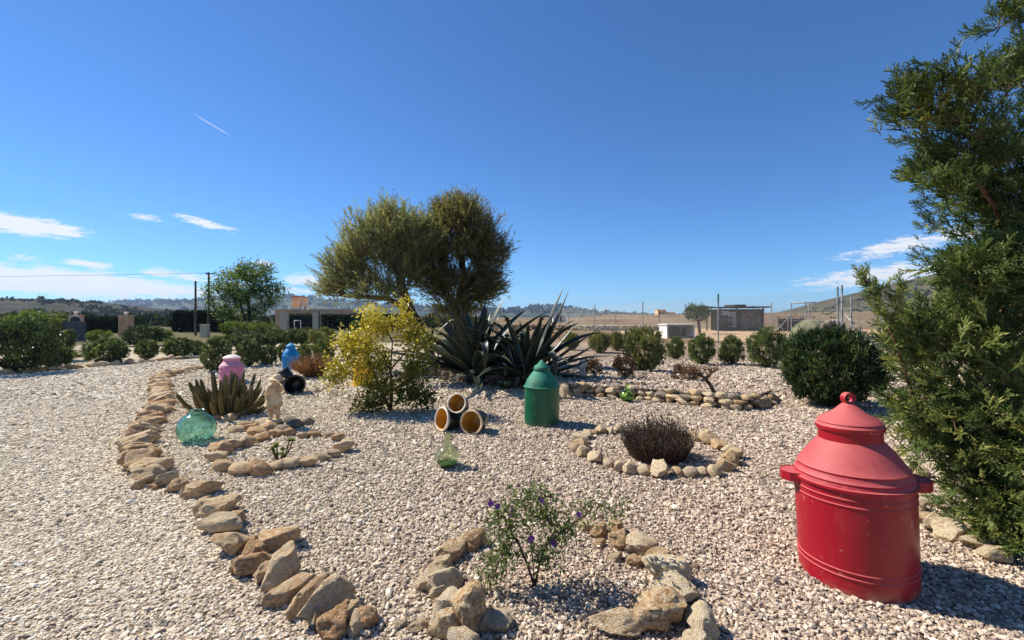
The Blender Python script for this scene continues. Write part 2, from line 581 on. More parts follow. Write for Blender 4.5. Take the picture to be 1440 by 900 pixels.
M['leaf_tree'] = leaf('tree_leaves', [(0, C(54, 72, 30)), (.5, C(92, 116, 50)), (.85, C(130, 150, 72)), (1, C(170, 180, 104))], rough=.45, trans=.35)
M['leaf_tamarisk'] = leaf('feathery_leaves', [(0, C(98, 100, 70)), (.4, C(132, 136, 94)), (.75, C(158, 156, 112)), (1, C(174, 158, 118))], rough=.7, trans=.5, spec=.2)
M['leaf_tamarisk_dark'] = leaf('brown_feathery_leaves', [(0, C(88, 74, 56)), (.4, C(114, 110, 72)), (.75, C(136, 134, 88)), (1, C(152, 126, 98))], rough=.7, trans=.48, spec=.2)
M['leaf_lavender'] = leaf('dry_lavender', [(0, C(56, 44, 42)), (.5, C(86, 74, 68)), (.85, C(112, 106, 92)), (1, C(140, 134, 118))], rough=.8, trans=.15, spec=.1)
M['leaf_dry'] = leaf('dry_twigs', [(0, C(96, 66, 48)), (.5, C(140, 100, 74)), (1, C(184, 146, 112))], rough=.8, trans=.15, spec=.1)
M['leaf_red'] = leaf('red_leaves', [(0, C(62, 48, 36)), (.5, C(104, 74, 54)), (.75, C(124, 90, 62)), (1, C(96, 98, 58))], rough=.5, trans=.25)
M['leaf_shrub'] = leaf('shrub_leaves', [(0, C(66, 78, 42)), (.5, C(100, 112, 62)), (.85, C(136, 144, 84)), (1, C(170, 170, 112))], rough=.5, trans=.35)
M['leaf_hedge'] = leaf('cypress_hedge', [(0, C(24, 34, 20)), (.6, C(42, 56, 32)), (1, C(66, 80, 44))], rough=.6, trans=.15, spec=.2)
M['leaf_scrub'] = leaf('hill_scrub', [(0, C(38, 48, 28)), (.5, C(58, 68, 40)), (1, C(88, 90, 54))], rough=.8, trans=.1, spec=.1)
M['petal'] = leaf('purple_petals', [(0, C(104, 36, 128)), (1, C(150, 84, 176))], rough=.6, trans=.3)
M['agave'] = surf('agave_leaf', [(0, C(26, 36, 30)), (.45, C(38, 50, 42)), (.72, C(54, 66, 54)), (.88, C(112, 114, 78)), (1, C(132, 130, 90))], scale=3, rough=.45, spec=.4, tint=.85)
M['cactus'] = surf('cactus_skin', [(0, C(40, 44, 24)), (.4, C(72, 70, 38)), (.7, C(120, 104, 60)), (1, C(180, 154, 106))], scale=6, rough=.6, spec=.3, tint=.75)
M['steel'] = surf('galvanised_post', [(0, C(120, 122, 120)), (.5, C(150, 152, 148)), (1, C(172, 172, 166))], scale=5, rough=.5, metal=.3)
M['green_post'] = surf('green_post_cap', [(0, C(50, 92, 62)), (1, C(70, 112, 80))], scale=5, rough=.6)
M['wood'] = surf('grey_wood', [(0, C(64, 52, 42)), (.5, C(100, 84, 68)), (1, C(136, 118, 98))], scale=6, rough=.9, bump=.3, bscale=20)
M['wood_dark'] = surf('dark_wood', [(0, C(38, 28, 22)), (.5, C(62, 46, 36)), (1, C(84, 66, 52))], scale=6, rough=.9, bump=.3, bscale=20)
M['wood_pale'] = surf('pale_board', [(0, C(170, 160, 146)), (1, C(208, 200, 188))], scale=4, rough=.85)
M['roof_sheet'] = surf('dark_roof_sheet', [(0, C(48, 42, 38)), (1, C(84, 74, 66))], scale=2, rough=.8)
M['dark'] = surf('dark_inside', [(0, C(24, 22, 20)), (1, C(40, 36, 32))], scale=2, rough=.9)
M['plaster'] = surf('salmon_plaster', [(0, C(206, 152, 112)), (.5, C(224, 172, 132)), (1, C(232, 190, 152))], scale=1.2, rough=.9, bump=.15, bscale=20)
M['plaster_cream'] = surf('cream_plaster', [(0, C(206, 184, 150)), (1, C(226, 208, 180))], scale=1.5, rough=.9)
M['whitewash'] = surf('whitewash', [(0, C(196, 188, 172)), (.5, C(222, 216, 204)), (1, C(232, 228, 220))], scale=2, rough=.9)
M['tile'] = surf('terracotta_tiles', [(0, C(150, 84, 58)), (1, C(196, 122, 88))], scale=2, rough=.85)
M['iron'] = surf('dark_iron', [(0, C(30, 30, 32)), (1, C(48, 48, 50))], scale=4, rough=.6)
M['gate_sheet'] = surf('grey_gate_sheet', [(0, C(58, 58, 66)), (1, C(76, 76, 84))], scale=2, rough=.6)
M['moss'] = surf('mossy_roof', [(0, C(78, 80, 54)), (.5, C(104, 104, 72)), (1, C(124, 120, 90))], scale=3, rough=.95, bump=.4, bscale=14)
M['car_paint'] = surf('dark_car_paint', [(0, C(26, 28, 34)), (1, C(36, 38, 46))], scale=2, rough=.25, spec=.6)
M['car_glass'] = surf('car_window', [(0, C(20, 24, 30)), (1, C(30, 36, 44))], scale=2, rough=.08, spec=.7)
M['rubber'] = surf('rubber', [(0, C(20, 20, 20)), (1, C(34, 34, 34))], scale=6, rough=.9)

# ------------------------------------------------------------------ the ground
def sinh_space(a, n, k=4.5):
    t = np.linspace(-1, 1, n)
    return a * np.sinh(k * t) / math.sinh(k)


def terrain(x, y):
    d = math.hypot(x, y)
    return -.012 + 0.0 * d


mb = MB()
xs = sinh_space(6000, 61)
ys = np.concatenate([[-400, -60, -15], np.geomspace(1, 7000, 60)])
V = np.array([(x, y, terrain(x, y)) for y in ys for x in xs])
nx = len(xs)
F = np.array([(j * nx + i, j * nx + i + 1, (j + 1) * nx + i + 1, (j + 1) * nx + i) for j in range(len(ys) - 1) for i in range(nx - 1)])
mb.add(V, F)
struct(mb.build('ground', M['field'], smooth=True))


def sheet(name, pts, z, mat):
    m = MB()
    me = bpy.data.meshes.new(name)
    me.from_pydata([(x, y, z) for x, y in pts], [], [tuple(range(len(pts)))])
    me.materials.append(mat)
    o = link(name, me)
    return struct(o)


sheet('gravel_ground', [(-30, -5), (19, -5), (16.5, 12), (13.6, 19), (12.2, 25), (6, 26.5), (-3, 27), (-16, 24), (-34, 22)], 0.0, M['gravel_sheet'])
sheet('dirt_track', [(8.8, 34), (14, 27), (40, 28), (46, 54), (24, 58), (12, 50)], -.006, M['earth'])


sheet('verge', [(-70, 24), (-34, 22.5), (-16, 24.5), (-3, 27.5), (-3, 46), (-16, 70), (-80, 90)], -.008, M['verge'])


def ridge(name, pts, d, depth, mat, rough=1.0, back=None):
    """a hill whose skyline passes through the given points, as a solid height field"""
    px = np.array([p[0] for p in pts], float)
    py = np.array([p[1] for p in pts], float)
    n = 140
    u = np.linspace(px[0], px[-1], n)
    zt = EYE + (HOR - np.interp(u, px, py)) / FPX * d
    X = (u - 720) / FPX * d
    rows = []
    ph = rng.uniform(0, 6, 8)
    T = [0, .08, .18, .3, .42, .55, .68, .8, .9, 1.0, 1.12, 1.3, 1.6]
    for t in T:
        y = d - depth * (1 - t)
        s = (t * t * (3 - 2 * t)) if t <= 1 else max(0, 1 - ((t - 1) / .6) ** 1.5)
        wob = sum(math.sin(1.7 * t * (k + 2) + ph[k]) * np.sin(X / d * (9 + 5 * k) + ph[k] * 3) for k in range(6))
        z = np.maximum(-1.0, (zt + .3) * s - .3 + wob * rough * (zt.max() * .012) * (1 if t < 1 else .6))
        rows.append(np.c_[X, np.full(n, y), z])
    V = np.concatenate(rows)
    F = np.array([(j * n + i, j * n + i + 1, (j + 1) * n + i + 1, (j + 1) * n + i) for j in range(len(T) - 1) for i in range(n - 1)])
    m = MB()
    m.add(V, F)
    o = struct(m.build(name, mat, smooth=True))
    return np.stack(rows)      # rows x columns x 3


R_field = ridge('field_slope', [(640, 453), (790, 447.5), (830, 444), (880, 442), (960, 442), (1050, 440.5), (1130, 439), (1250, 437), (1500, 436), (1900, 438)], 190, 125, M['field'])
R_left = ridge('hill', [(-500, 418), (-200, 415), (0, 421), (60, 420), (110, 423), (170, 430), (230, 438), (330, 446), (420, 449)], 420, 300, M['hill_green'], 1.2)
R_far = ridge('far_ridge', [(60, 452), (120, 442), (175, 431), (200, 426), (235, 423), (290, 425), (340, 420), (400, 417), (440, 419), (480, 424), (560, 429), (620, 432), (700, 436), (745, 433), (775, 430), (800, 435), (830, 440), (870, 445), (930, 449)], 2300, 1100, M['hill_far'], 1.0)
R_right = ridge('hill', [(1080, 447), (1130, 440), (1170, 429), (1220, 411), (1260, 399), (1300, 389), (1330, 386), (1400, 384), (1500, 388), (1700, 396), (2100, 415)], 520, 330, M['hill_brown'], 1.4)

LEAF2 = (np.array([(0, 0, 0), (.45, -.5, .05), (1, 0, 0), (.45, .5, .05)], float), np.array([(0, 1, 2), (0, 2, 3)]))
LEAF4 = (np.array([(0, 0, 0), (.42, -.5, .12), (1, 0, -.06), (.42, .5, .12), (.45, 0, 0)], float), np.array([(0, 1, 4), (1, 2, 4), (2, 3, 4), (3, 0, 4)]))
STRIP = (np.array([(0, -.5, 0), (0, .5, 0), (.5, -.45, .02), (.5, .45, .02), (1, 0, 0)], float), np.array([(0, 2, 1), (1, 2, 3), (2, 4, 3)]))


def scrub(name, R, n, size, mat, tmin=1, tmax=9):
    """low shrubs and small trees too many to count, on a hill"""
    m = MB()
    rows, cols = R.shape[:2]
    j = rng.integers(tmin, tmax, n)
    i = rng.integers(0, cols - 1, n)
    f = rng.random((n, 1))
    g = rng.random((n, 1))
    P = (R[j, i] * (1 - f) + R[j, i + 1] * f) * (1 - g) + (R[j + 1, i] * (1 - f) + R[j + 1, i + 1] * f) * g
    # clumpy
    keep = (np.sin(P[:, 0] * .06 + 1) + np.sin(P[:, 1] * .09) + np.sin((P[:, 0] + P[:, 1]) * .031) + rng.normal(0, .9, n)) > -.1
    P = P[keep]
    k = 14
    s = rng.uniform(.5, 1.3, len(P)) * size
    O = np.repeat(P, k, 0)
    S = np.repeat(s, k)
    dd = rdir(len(O))
    dd[:, 2] = np.abs(dd[:, 2])
    O = O + dd * S[:, None] * rng.uniform(.1, .55, (len(O), 1))
    m.scatter(LEAF2, O - np.array([0, 0, .3]), unit(dd + rng.normal(0, .5, dd.shape)), rdir(len(O)), np.c_[S * .8, S * .6, S], rng.random(len(O)))
    return struct(m.build(name, mat), 'stuff')


scrub('scrub', R_left, 3200, 3.0, M['leaf_scrub'])
scrub('scrub', R_right, 3000, 3.2, M['leaf_scrub'])
scrub('scrub', R_far, 2600, 14, M['leaf_scrub'], 3, 10)
scrub('scrub', R_field, 260, .8, M['leaf_scrub'], 3, 10)

mid = np.stack([np.stack([np.linspace(-120, -8, 60), np.full(60, yy), np.zeros(60)], 1) for yy in np.linspace(60, 190, 12)])
scrub('scrub', mid, 900, 2.2, M['leaf_scrub'], 0, 11)

# raised bed and its dry-stone edge
BED = .2
bed_px = [(598, 530), (620, 535), (660, 540), (700, 545), (745, 549), (790, 557), (830, 560), (880, 562), (930, 566), (972, 571), (1007, 575), (1042, 578), (1072, 575), (1090, 567), (1082, 560)]
bed_path = [G(*p) for p in bed_px]
me = bpy.data.meshes.new('planting_bed')
front = [(p.x, p.y + .14, BED) for p in bed_path]
back = [(4.6, 10.2, BED - .06), (4.2, 12.4, .03), (2, 14.6, .006), (-1.2, 15.2, .006), (-3.4, 13.4, .01)]
low = [(p.x, p.y + .14, -.01) for p in bed_path]
bv = front + back
nb = len(bv)
cen = (0.6, 11.0, BED + .03)
me.from_pydata(bv + [(x, y, -.01) for x, y, z in bv] + [cen], [], [(i, (i + 1) % nb, 2 * nb) for i in range(nb)] + [(i, (i + 1) % nb, nb + (i + 1) % nb, nb + i) for i in range(nb)])
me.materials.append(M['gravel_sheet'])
struct(link('planting_bed', me))


# ------------------------------------------------------------------ the gravel itself (stones near the viewer)
def gravel():
    P, SZ = [], []
    for y0, y1, sp in ((.7, 3.2, .0172), (3.2, 5.0, .0205), (5.0, 8.0, .026), (8.0, 15.5, .045)):
        ny = int((y1 - y0) / sp)
        for r in range(ny):
            y = y0 + (r + .5) * sp
            hw = 1.22 * y + 2.0
            k = int(2 * hw / sp)
            x = -hw + (np.arange(k) + .5) * sp
            q = np.c_[x, np.full(k, y)] + rng.uniform(-.62, .62, (k, 2)) * sp
            P.append(q)
            SZ.append(np.full(k, sp))
    P = np.concatenate(P)
    SZ = np.concatenate(SZ)
    n = len(P)
    size = SZ * rng.choice([.42, .54, .66, .86, 1.25], n, p=[.3, .36, .25, .082, .008]) * rng.uniform(.85, 1.2, n)
    # the drive, left of the stone edging, is rolled flatter than the garden
    ex = [(480, 886), (405, 846), (346, 813), (306, 754), (273, 702), (200, 675), (192, 634), (210, 601), (226, 574), (227, 552), (224, 535), (252, 525), (300, 517.5)]
    ew = np.array([tuple(G(*p))[:2] for p in ex])
    drive = P[:, 0] < np.interp(P[:, 1], ew[:, 1], ew[:, 0])
    flat = np.where(drive, .55, 1.0)
    z = rng.uniform(-.25, .8, n) * size * flat
    # stones on the raised bed lie on the bed
    lift = np.zeros(n)
    for k in range(nb):
        a, b, c = (np.array(v) for v in (bv[k], bv[(k + 1) % nb], cen))
        den = (b[1] - c[1]) * (a[0] - c[0]) + (c[0] - b[0]) * (a[1] - c[1])
        u = ((b[1] - c[1]) * (P[:, 0] - c[0]) + (c[0] - b[0]) * (P[:, 1] - c[1])) / den
        v = ((c[1] - a[1]) * (P[:, 0] - c[0]) + (a[0] - c[0]) * (P[:, 1] - c[1])) / den
        w = 1 - u - v
        ins = (u >= 0) & (v >= 0) & (w >= 0)
        lift[ins] = (u * a[2] + v * b[2] + w * c[2])[ins]
    z = z + lift
    me = bpy.data.meshes.new('gravel')
    me.vertices.add(n)
    me.vertices.foreach_set('co', np.c_[P, z].astype(np.float32).ravel())
    def at(name, typ, arr, key):
        a = me.attributes.new(name, typ, 'POINT')
        a.data.foreach_set(key, np.ascontiguousarray(arr).ravel())
    at('shade', 'FLOAT', np.clip(rng.beta(1.7, 1.9, n), 0, 1).astype(np.float32), 'value')
    at('kind', 'INT', rng.integers(0, 5, n).astype(np.int32), 'value')
    at('turn', 'FLOAT_VECTOR', (np.c_[rng.normal(0, .35, n) * flat, rng.normal(0, .35, n) * flat, rng.uniform(0, 6.28, n)]).astype(np.float32), 'vector')
    at('size', 'FLOAT_VECTOR', (size[:, None] * np.c_[rng.uniform(.85, 1.35, n), rng.uniform(.65, 1.0, n), rng.uniform(.42, .75, n) * np.where(drive, .8, 1.0)]).astype(np.float32), 'vector')
    me.materials.append(M['gravel_stone'])
    o = struct(link('gravel', me), 'stuff')
    ng = bpy.data.node_groups.new('gravel_stones', 'GeometryNodeTree')
    ng.interface.new_socket('Geometry', in_out='INPUT', socket_type='NodeSocketGeometry')
    ng.interface.new_socket('Geometry', in_out='OUTPUT', socket_type='NodeSocketGeometry')
    N = ng.nodes
    gi, go = N.new('NodeGroupInput'), N.new('NodeGroupOutput')
    join = N.new('GeometryNodeGeometryToInstance')
    for k in range(5):
        ico = N.new('GeometryNodeMeshIcoSphere')
        ico.inputs['Subdivisions'].default_value = 2
        ico.inputs['Radius'].default_value = 1.0
        nz = N.new('ShaderNodeTexNoise')
        nz.noise_dimensions = '4D'
        nz.inputs['Scale'].default_value = 1.1
        nz.inputs['Detail'].default_value = 1.5
        nz.inputs['W'].default_value = 3.7 * k + 1
        sub = N.new('ShaderNodeVectorMath')
        sub.operation = 'SUBTRACT'
        sub.inputs[1].default_value = (.5, .5, .5)
        ng.links.new(nz.outputs['Color'], sub.inputs[0])
        mul = N.new('ShaderNodeVectorMath')
        mul.operation = 'MULTIPLY'
        mul.inputs[1].default_value = (2.1, 2.1, 2.1)
        ng.links.new(sub.outputs[0], mul.inputs[0])
        sp = N.new('GeometryNodeSetPosition')
        ng.links.new(ico.outputs['Mesh'], sp.inputs['Geometry'])
        ng.links.new(mul.outputs[0], sp.inputs['Offset'])
        sm = N.new('GeometryNodeSetMaterial')
        sm.inputs['Material'].default_value = M['gravel_stone']
        ng.links.new(sp.outputs[0], sm.inputs['Geometry'])
        ng.links.new(sm.outputs[0], join.inputs[0])
    iop = N.new('GeometryNodeInstanceOnPoints')
    iop.inputs['Pick Instance'].default_value = True
    ng.links.new(gi.outputs[0], iop.inputs['Points'])
    ng.links.new(join.outputs[0], iop.inputs['Instance'])
    def named(name, typ):
        a = N.new('GeometryNodeInputNamedAttribute')
        a.data_type = typ
        a.inputs[0].default_value = name
        return a.outputs['Attribute']
    ng.links.new(named('kind', 'INT'), iop.inputs['Instance Index'])
    e2r = N.new('FunctionNodeEulerToRotation')
    ng.links.new(named('turn', 'FLOAT_VECTOR'), e2r.inputs[0])
    ng.links.new(e2r.outputs[0], iop.inputs['Rotation'])
    ng.links.new(named('size', 'FLOAT_VECTOR'), iop.inputs['Scale'])
    ng.links.new(iop.outputs[0], go.inputs[0])
    o.modifiers.new('gravel_stones', 'NODES').node_group = ng


gravel()

# ------------------------------------------------------------------ rocks and stone borders
def rock_template(seed, sub, cuts=10, rough=.05):
    r = np.random.default_rng(seed)
    bm = bmesh.new()
    bmesh.ops.create_icosphere(bm, subdivisions=sub, radius=1)
    V = np.array([v.co for v in bm.verts])
    F = np.array([[v.index for v in f.verts] for f in bm.faces])
    bm.free()
    for _ in range(cuts):
        n = unit(r.normal(size=3))
        o = r.uniform(.5, .86)
        V = V - np.maximum(0, V @ n - o)[:, None] * n * .92
    for k in (2.5, 5.0, 9.0):
        a, b, c = (r.normal(0, k, 3) for _ in range(3))
        V = V * (1 + rough / k * 3 * (np.sin(V @ a) + np.sin(V @ b) + np.sin(V @ c)))[:, None]
    if sub > 3:      # fractured, pitted limestone
        from mathutils import noise as mn
        off = Vector(r.uniform(0, 50, 3))
        f = np.array([mn.fractal(Vector(v) * 2.6 + off, .9, 2.1, 5) for v in V])
        g = np.array([mn.noise(Vector((v[0] * 1.2, v[1] * 1.2, v[2] * 7.5)) + off) for v in V])
        V = V * (1 + .085 * f + .05 * g)[:, None]
    V /= np.abs(V).max(0)
    return V, F


ROCKS = [rock_template(100 + i, 4, 15, .035) for i in range(12)]
ROCKS_LO = [rock_template(200 + i, 2, 8, .04) for i in range(8)]
ROCK_MESH = {}


def rock_mesh(i, mat, lo=False):
    key = (i, mat, lo)
    if key not in ROCK_MESH:
        m = MB()
        T = ROCKS_LO if lo else ROCKS
        V, F = T[i % len(T)]
        m.add(V, F)
        ROCK_MESH[key] = m.mesh('stone', M[mat], True, 30 if not lo else 38)
    return ROCK_MESH[key]


def stone(parent, p, s, rz=0.0, tilt=(0, 0), mat='rock_tan', lo=False, i=None, sink=.25):
    """one stone; s = full length, width, height"""
    i = random.randrange(12) if i is None else i
    o = link('stone', rock_mesh(i, mat, lo), parent)
    o.scale = (s[0] / 2, s[1] / 2, s[2] / 2)
    o.rotation_euler = (tilt[0], tilt[1], rz)
    o.location = (p[0], p[1], (p[2] if len(p) > 2 else 0) + s[2] * (.5 - sink))
    return o


def walk(pts, step):
    """points and headings along a polyline"""
    out = []
    carry = 0.0
    for a, b in zip(pts[:-1], pts[1:]):
        a, b = Vector(a[:2]), Vector(b[:2])
        L = (b - a).length
        t = carry
        while t < L:
            p = a.lerp(b, t / L)
            out.append((p.x, p.y, math.atan2(b.y - a.y, b.x - a.x)))
            t += step * random.uniform(.8, 1.25)
        carry = t - L
    return out


# drive edging: near stones one by one, then along the curve
drive_edge = thing('stone_border', 'long curving row of tan limestone rocks edging the pale gravel drive', 'stone border')
near = [(507, 893, .2, .15, .15, 10), (481, 886, .2, .14, .16, 60), (452, 873, .4, .17, .24, 62), (428, 866, .34, .14, .2, 58), (405, 846, .36, .12, .16, 55),
        (388, 826, .34, .2, .27, 70), (346, 813, .3, .2, .16, 20), (378, 780, .4, .26, .2, 12), (318, 783, .33, .2, .2, 8), (306, 754, .42, .2, .2, 10),
        (295, 730, .4, .2, .22, 22), (273, 702, .36, .22, .2, 10), (243, 694, .24, .17, .18, 50), (224, 686, .26, .15, .2, 60), (200, 682, .36, .22, .22, 35), (212, 668, .36, .16, .2, 5)]
for q, (px, py, a, b, c, ang) in enumerate(near):
    p = G(px, py)
    stone(drive_edge, (p.x, p.y + b * .4), (a * .86, b * 1.0, c * .86), math.radians(ang), (random.uniform(-.15, .15), random.uniform(-.12, .12)), 'rock_tan', i=q, sink=.2)
for (px, py, a) in [(495, 898, .14), (466, 896, .2), (440, 884, .16), (416, 860, .14), (365, 822, .17), (352, 795, .2), (340, 777, .14), (325, 742, .18), (312, 722, .16), (284, 716, .14), (258, 700, .16), (232, 680, .14), (214, 690, .12), (188, 690, .14), (186, 672, .18), (372, 800, .1), (445, 850, .12)]:
    p = G(px, py)
    stone(drive_edge, (p.x, p.y + .05), (a, a * .8, a * .75), random.uniform(0, 3), (random.uniform(-.2, .2), random.uniform(-.2, .2)), 'rock_tan', sink=.2)
edge_px = [(205, 664), (197, 650), (192, 634), (196, 617), (210, 601), (218, 588), (226, 574), (228, 562), (227, 552), (225, 543), (224, 535), (236, 529), (252, 525), (275, 520.5), (300, 517.5)]
for (x, y, h) in walk([tuple(G(*p)) for p in edge_px], .165):
    L = random.uniform(.3, .46)
    stone(drive_edge, (x + random.uniform(-.05, .05), y, 0), (L, random.uniform(.17, .26), random.uniform(.13, .23)), h + math.pi / 2 + random.uniform(-.5, .5), (random.uniform(-.2, .2), random.uniform(-.2, .2)), 'rock_tan', lo=y > 7, sink=.16)

far_edge = thing('stone_border', 'row of low stones beyond the drive in front of the dark rounded bushes', 'stone border')
for (x, y, h) in walk([tuple(G(*p)) for p in [(-60, 532), (0, 528), (55, 523), (120, 517.5), (200, 510.5), (240, 506), (282, 503)]], .36):
    stone(far_edge, (x, y), (random.uniform(.3, .5), random.uniform(.2, .3), random.uniform(.16, .26)), h + random.uniform(-.4, .4), (0, 0), 'rock_tan', lo=True)

# ring round the flowering shrub
shrub_ring = thing('stone_ring', 'ring of big cream limestone blocks around the purple flowered shrub', 'stone ring')
ring = [(661, 775, .24, .16, .14, 30), (632, 790, .19, .15, .14, 50), (620, 806, .17, .13, .1, 20), (627, 838, .22, .15, .16, 10), (600, 832, .14, .12, .1, 0), (633, 852, .2, .12, .06, 15), (661, 842, .14, .1, .1, 70),
        (630, 886, .2, .18, .19, 70), (655, 893, .24, .2, .26, 65), (703, 893, .17, .15, .1, 20), (612, 898, .12, .08, .07, 0), (585, 890, .12, .08, .05, 40), (560, 885, .08, .06, .04, 10),
        (826, 748, .1, .08, .09, 0), (845, 758, .13, .1, .12, 20), (868, 752, .13, .11, .12, 70), (872, 772, .14, .11, .14, 60), (903, 784, .21, .15, .15, 160), (927, 798, .21, .13, .12, 20), (944, 824, .24, .18, .18, 165), (958, 858, .22, .18, .16, 150),
        (943, 885, .28, .2, .2, 30), (915, 893, .2, .16, .16, 20), (872, 897, .24, .14, .12, 0), (866, 791, .09, .07, .06, 0), (894, 798, .09, .08, .08, 40), (845, 770, .08, .07, .06, 0), (980, 800, .05, .04, .03, 0)]
for q, (px, py, a, b, c, ang) in enumerate(ring):
    p = G(px, py)
    if px > 800:      # the far side of the ring is packed tight
        a, b = a * 1.18, b * 1.18
    stone(shrub_ring, (p.x, p.y + b * .35), (a * 1.02, b * 1.02, c * .92), math.radians(ang), (random.uniform(-.15, .15), random.uniform(-.15, .15)), 'rock_cream', i=q + 3, sink=.12)
for (px, py, a) in [(645, 780, .12), (612, 818, .12), (640, 824, .1), (614, 845, .13), (645, 862, .14), (680, 890, .12), (888, 780, .1), (915, 795, .09), (935, 810, .1), (955, 832, .13), (950, 870, .14), (930, 880, .14), (895, 892, .14), (985, 858, .07), (858, 752, .08), (838, 748, .07), (676, 770, .12)]:
    p = G(px, py)
    stone(shrub_ring, (p.x, p.y + .03), (a, a * .8, a * .8), random.uniform(0, 3), (random.uniform(-.2, .2), random.uniform(-.2, .2)), 'rock_cream', sink=.18)
for a in np.linspace(math.radians(205), math.radians(335), 9):
    stone(shrub_ring, (.3 + .66 * math.cos(a), 2.35 + .62 * math.sin(a)), (.2, .16, .15), a + 1.57, (0, 0), 'rock_cream', sink=.15)

# ring round the lavender
lav_ring = thing('stone_ring', 'oval ring of small cream stones around the dry dark lavender', 'stone ring')
lr = [(812, 636, .14), (822, 643, .16), (838, 652, .17), (856, 658, .12), (872, 664, .14), (889, 668, .15), (908, 669, .13), (930, 672, .19), (955, 671, .12), (973, 672, .14), (990, 671, .12), (1007, 671, .15),
      (1024, 664, .15), (1030, 655, .19), (1038, 646, .16), (1028, 639, .14), (1014, 634, .17), (1000, 626, .2), (984, 622, .14), (974, 617, .12), (838, 613, .1), (846, 611, .14), (858, 611, .12), (872, 609, .16), (826, 618, .14), (815, 625, .17), (818, 631, .15)]
for q, (px, py, s) in enumerate(lr):
    p = G(px, py)
    stone(lav_ring, (p.x, p.y + .04), (s * 1.32, s * 1.0, s * .92), random.uniform(0, 3), (random.uniform(-.3, .3), random.uniform(-.3, .3)), 'rock_cream', lo=True, sink=.12)

# ring round the small succulent
suc_ring = thing('stone_ring', 'oval ring of tan stones around the tiny bright green succulent', 'stone ring')
sr = [(312, 664, .24), (336, 670, .28), (362, 670, .3), (388, 663, .22), (410, 660, .24), (432, 658, .22), (450, 650, .2), (466, 645, .2), (482, 637, .28), (488, 628, .2), (474, 621, .2), (460, 617, .18), (440, 616, .18), (424, 618, .16), (405, 614, .2),
      (300, 652, .26), (306, 641, .3), (322, 634, .28), (344, 629, .24), (366, 622, .26), (385, 616, .22)]
for q, (px, py, s) in enumerate(sr):
    p = G(px, py)
    stone(suc_ring, (p.x, p.y + .04), (s, s * .62, s * .62), random.uniform(-.4, .5), (random.uniform(-.2, .2), random.uniform(-.2, .2)), 'rock_tan', lo=True, sink=.15)

# stones by the cactus and under the statue
cac_ring = thing('stone_ring', 'loose row of stones around the foot of the finger cactus', 'stone ring')
for (px, py, s) in [(308, 590, .18), (322, 592, .22), (330, 588, .2), (344, 584, .24), (360, 580, .22), (372, 577, .2), (355, 573, .2), (292, 592, .16), (282, 588, .16), (270, 583, .18), (262, 574, .2)]:
    p = G(px, py)
    stone(cac_ring, (p.x, p.y), (s, s * .7, s * .6), random.uniform(-.4, .6), (0, 0), 'rock_tan', lo=True, sink=.15)
st_bed = thing('stone_pile', 'low pile of mixed stones carrying the cream statue', 'stone pile')
for (px, py, a, c) in [(334, 608, .24, .12), (350, 606, .22, .12), (362, 612, .3, .14), (378, 607, .3, .15), (398, 609, .26, .15), (414, 602, .22, .14), (432, 598, .2, .13), (372, 597, .26, .12), (408, 594, .2, .12), (345, 600, .2, .1), (385, 600, .34, .13)]:
    p = G(px, py)
    stone(st_bed, (p.x, p.y), (a, a * .75, c), random.uniform(-.5, .5), (0, 0), 'rock_tan' if px < 380 else 'rock_grey', lo=True, sink=.12)
jun_ring = thing('stone_ring', 'cream stones half hidden under the juniper beside the red can', 'stone ring')
for (px, py, s) in [(1312, 742, .2), (1330, 752, .26), (1358, 765, .28), (1384, 778, .2), (1300, 722, .18), (1322, 716, .2), (1345, 725, .18), (1296, 690, .2), (1304, 674, .2), (1410, 795, .22), (1300, 706, .16)]:
    p = G(px, py)
    stone(jun_ring, (p.x, p.y + .06), (s, s * .7, s * .6), random.uniform(-.6, .2), (0, 0), 'rock_cream', sink=.15)

bed_wall = thing('stone_wall', 'low dry stone wall holding the raised gravel bed under the agave', 'stone wall')
for crs in range(3):
    for (x, y, h) in walk([tuple(p) for p in bed_path], .2 if crs else .19):
        if crs == 2 and random.random() < .35:
            continue
        s = random.uniform(.16, .3) if x > .4 else random.uniform(.13, .2)
        stone(bed_wall, (x + random.uniform(-.03, .03), y + .04 * crs + random.uniform(-.02, .05), crs * .085), (s, s * random.uniform(.6, .8), random.uniform(.1, .16)), h + random.uniform(-.35, .35),
              (random.uniform(-.2, .2), random.uniform(-.3, .3)), 'rock_cream' if x > .6 and random.random() < .7 else 'rock_grey', lo=True, sink=.15)
print('walls', len(bed_wall.children))
tag(stone(None, G(793, 561), (.17, .16, .36), .4, (0, .06), 'rock_cream', i=4, sink=.08), 'pale upright stone half hidden behind the green can', 'stone').name = 'upright_stone'

# ------------------------------------------------------------------ lidded cans
def bead(r, z, h=.007, out=.004):
    return [(r, z - h), (r + out, z - h * .5), (r + out, z + h * .5), (r, z + h)]


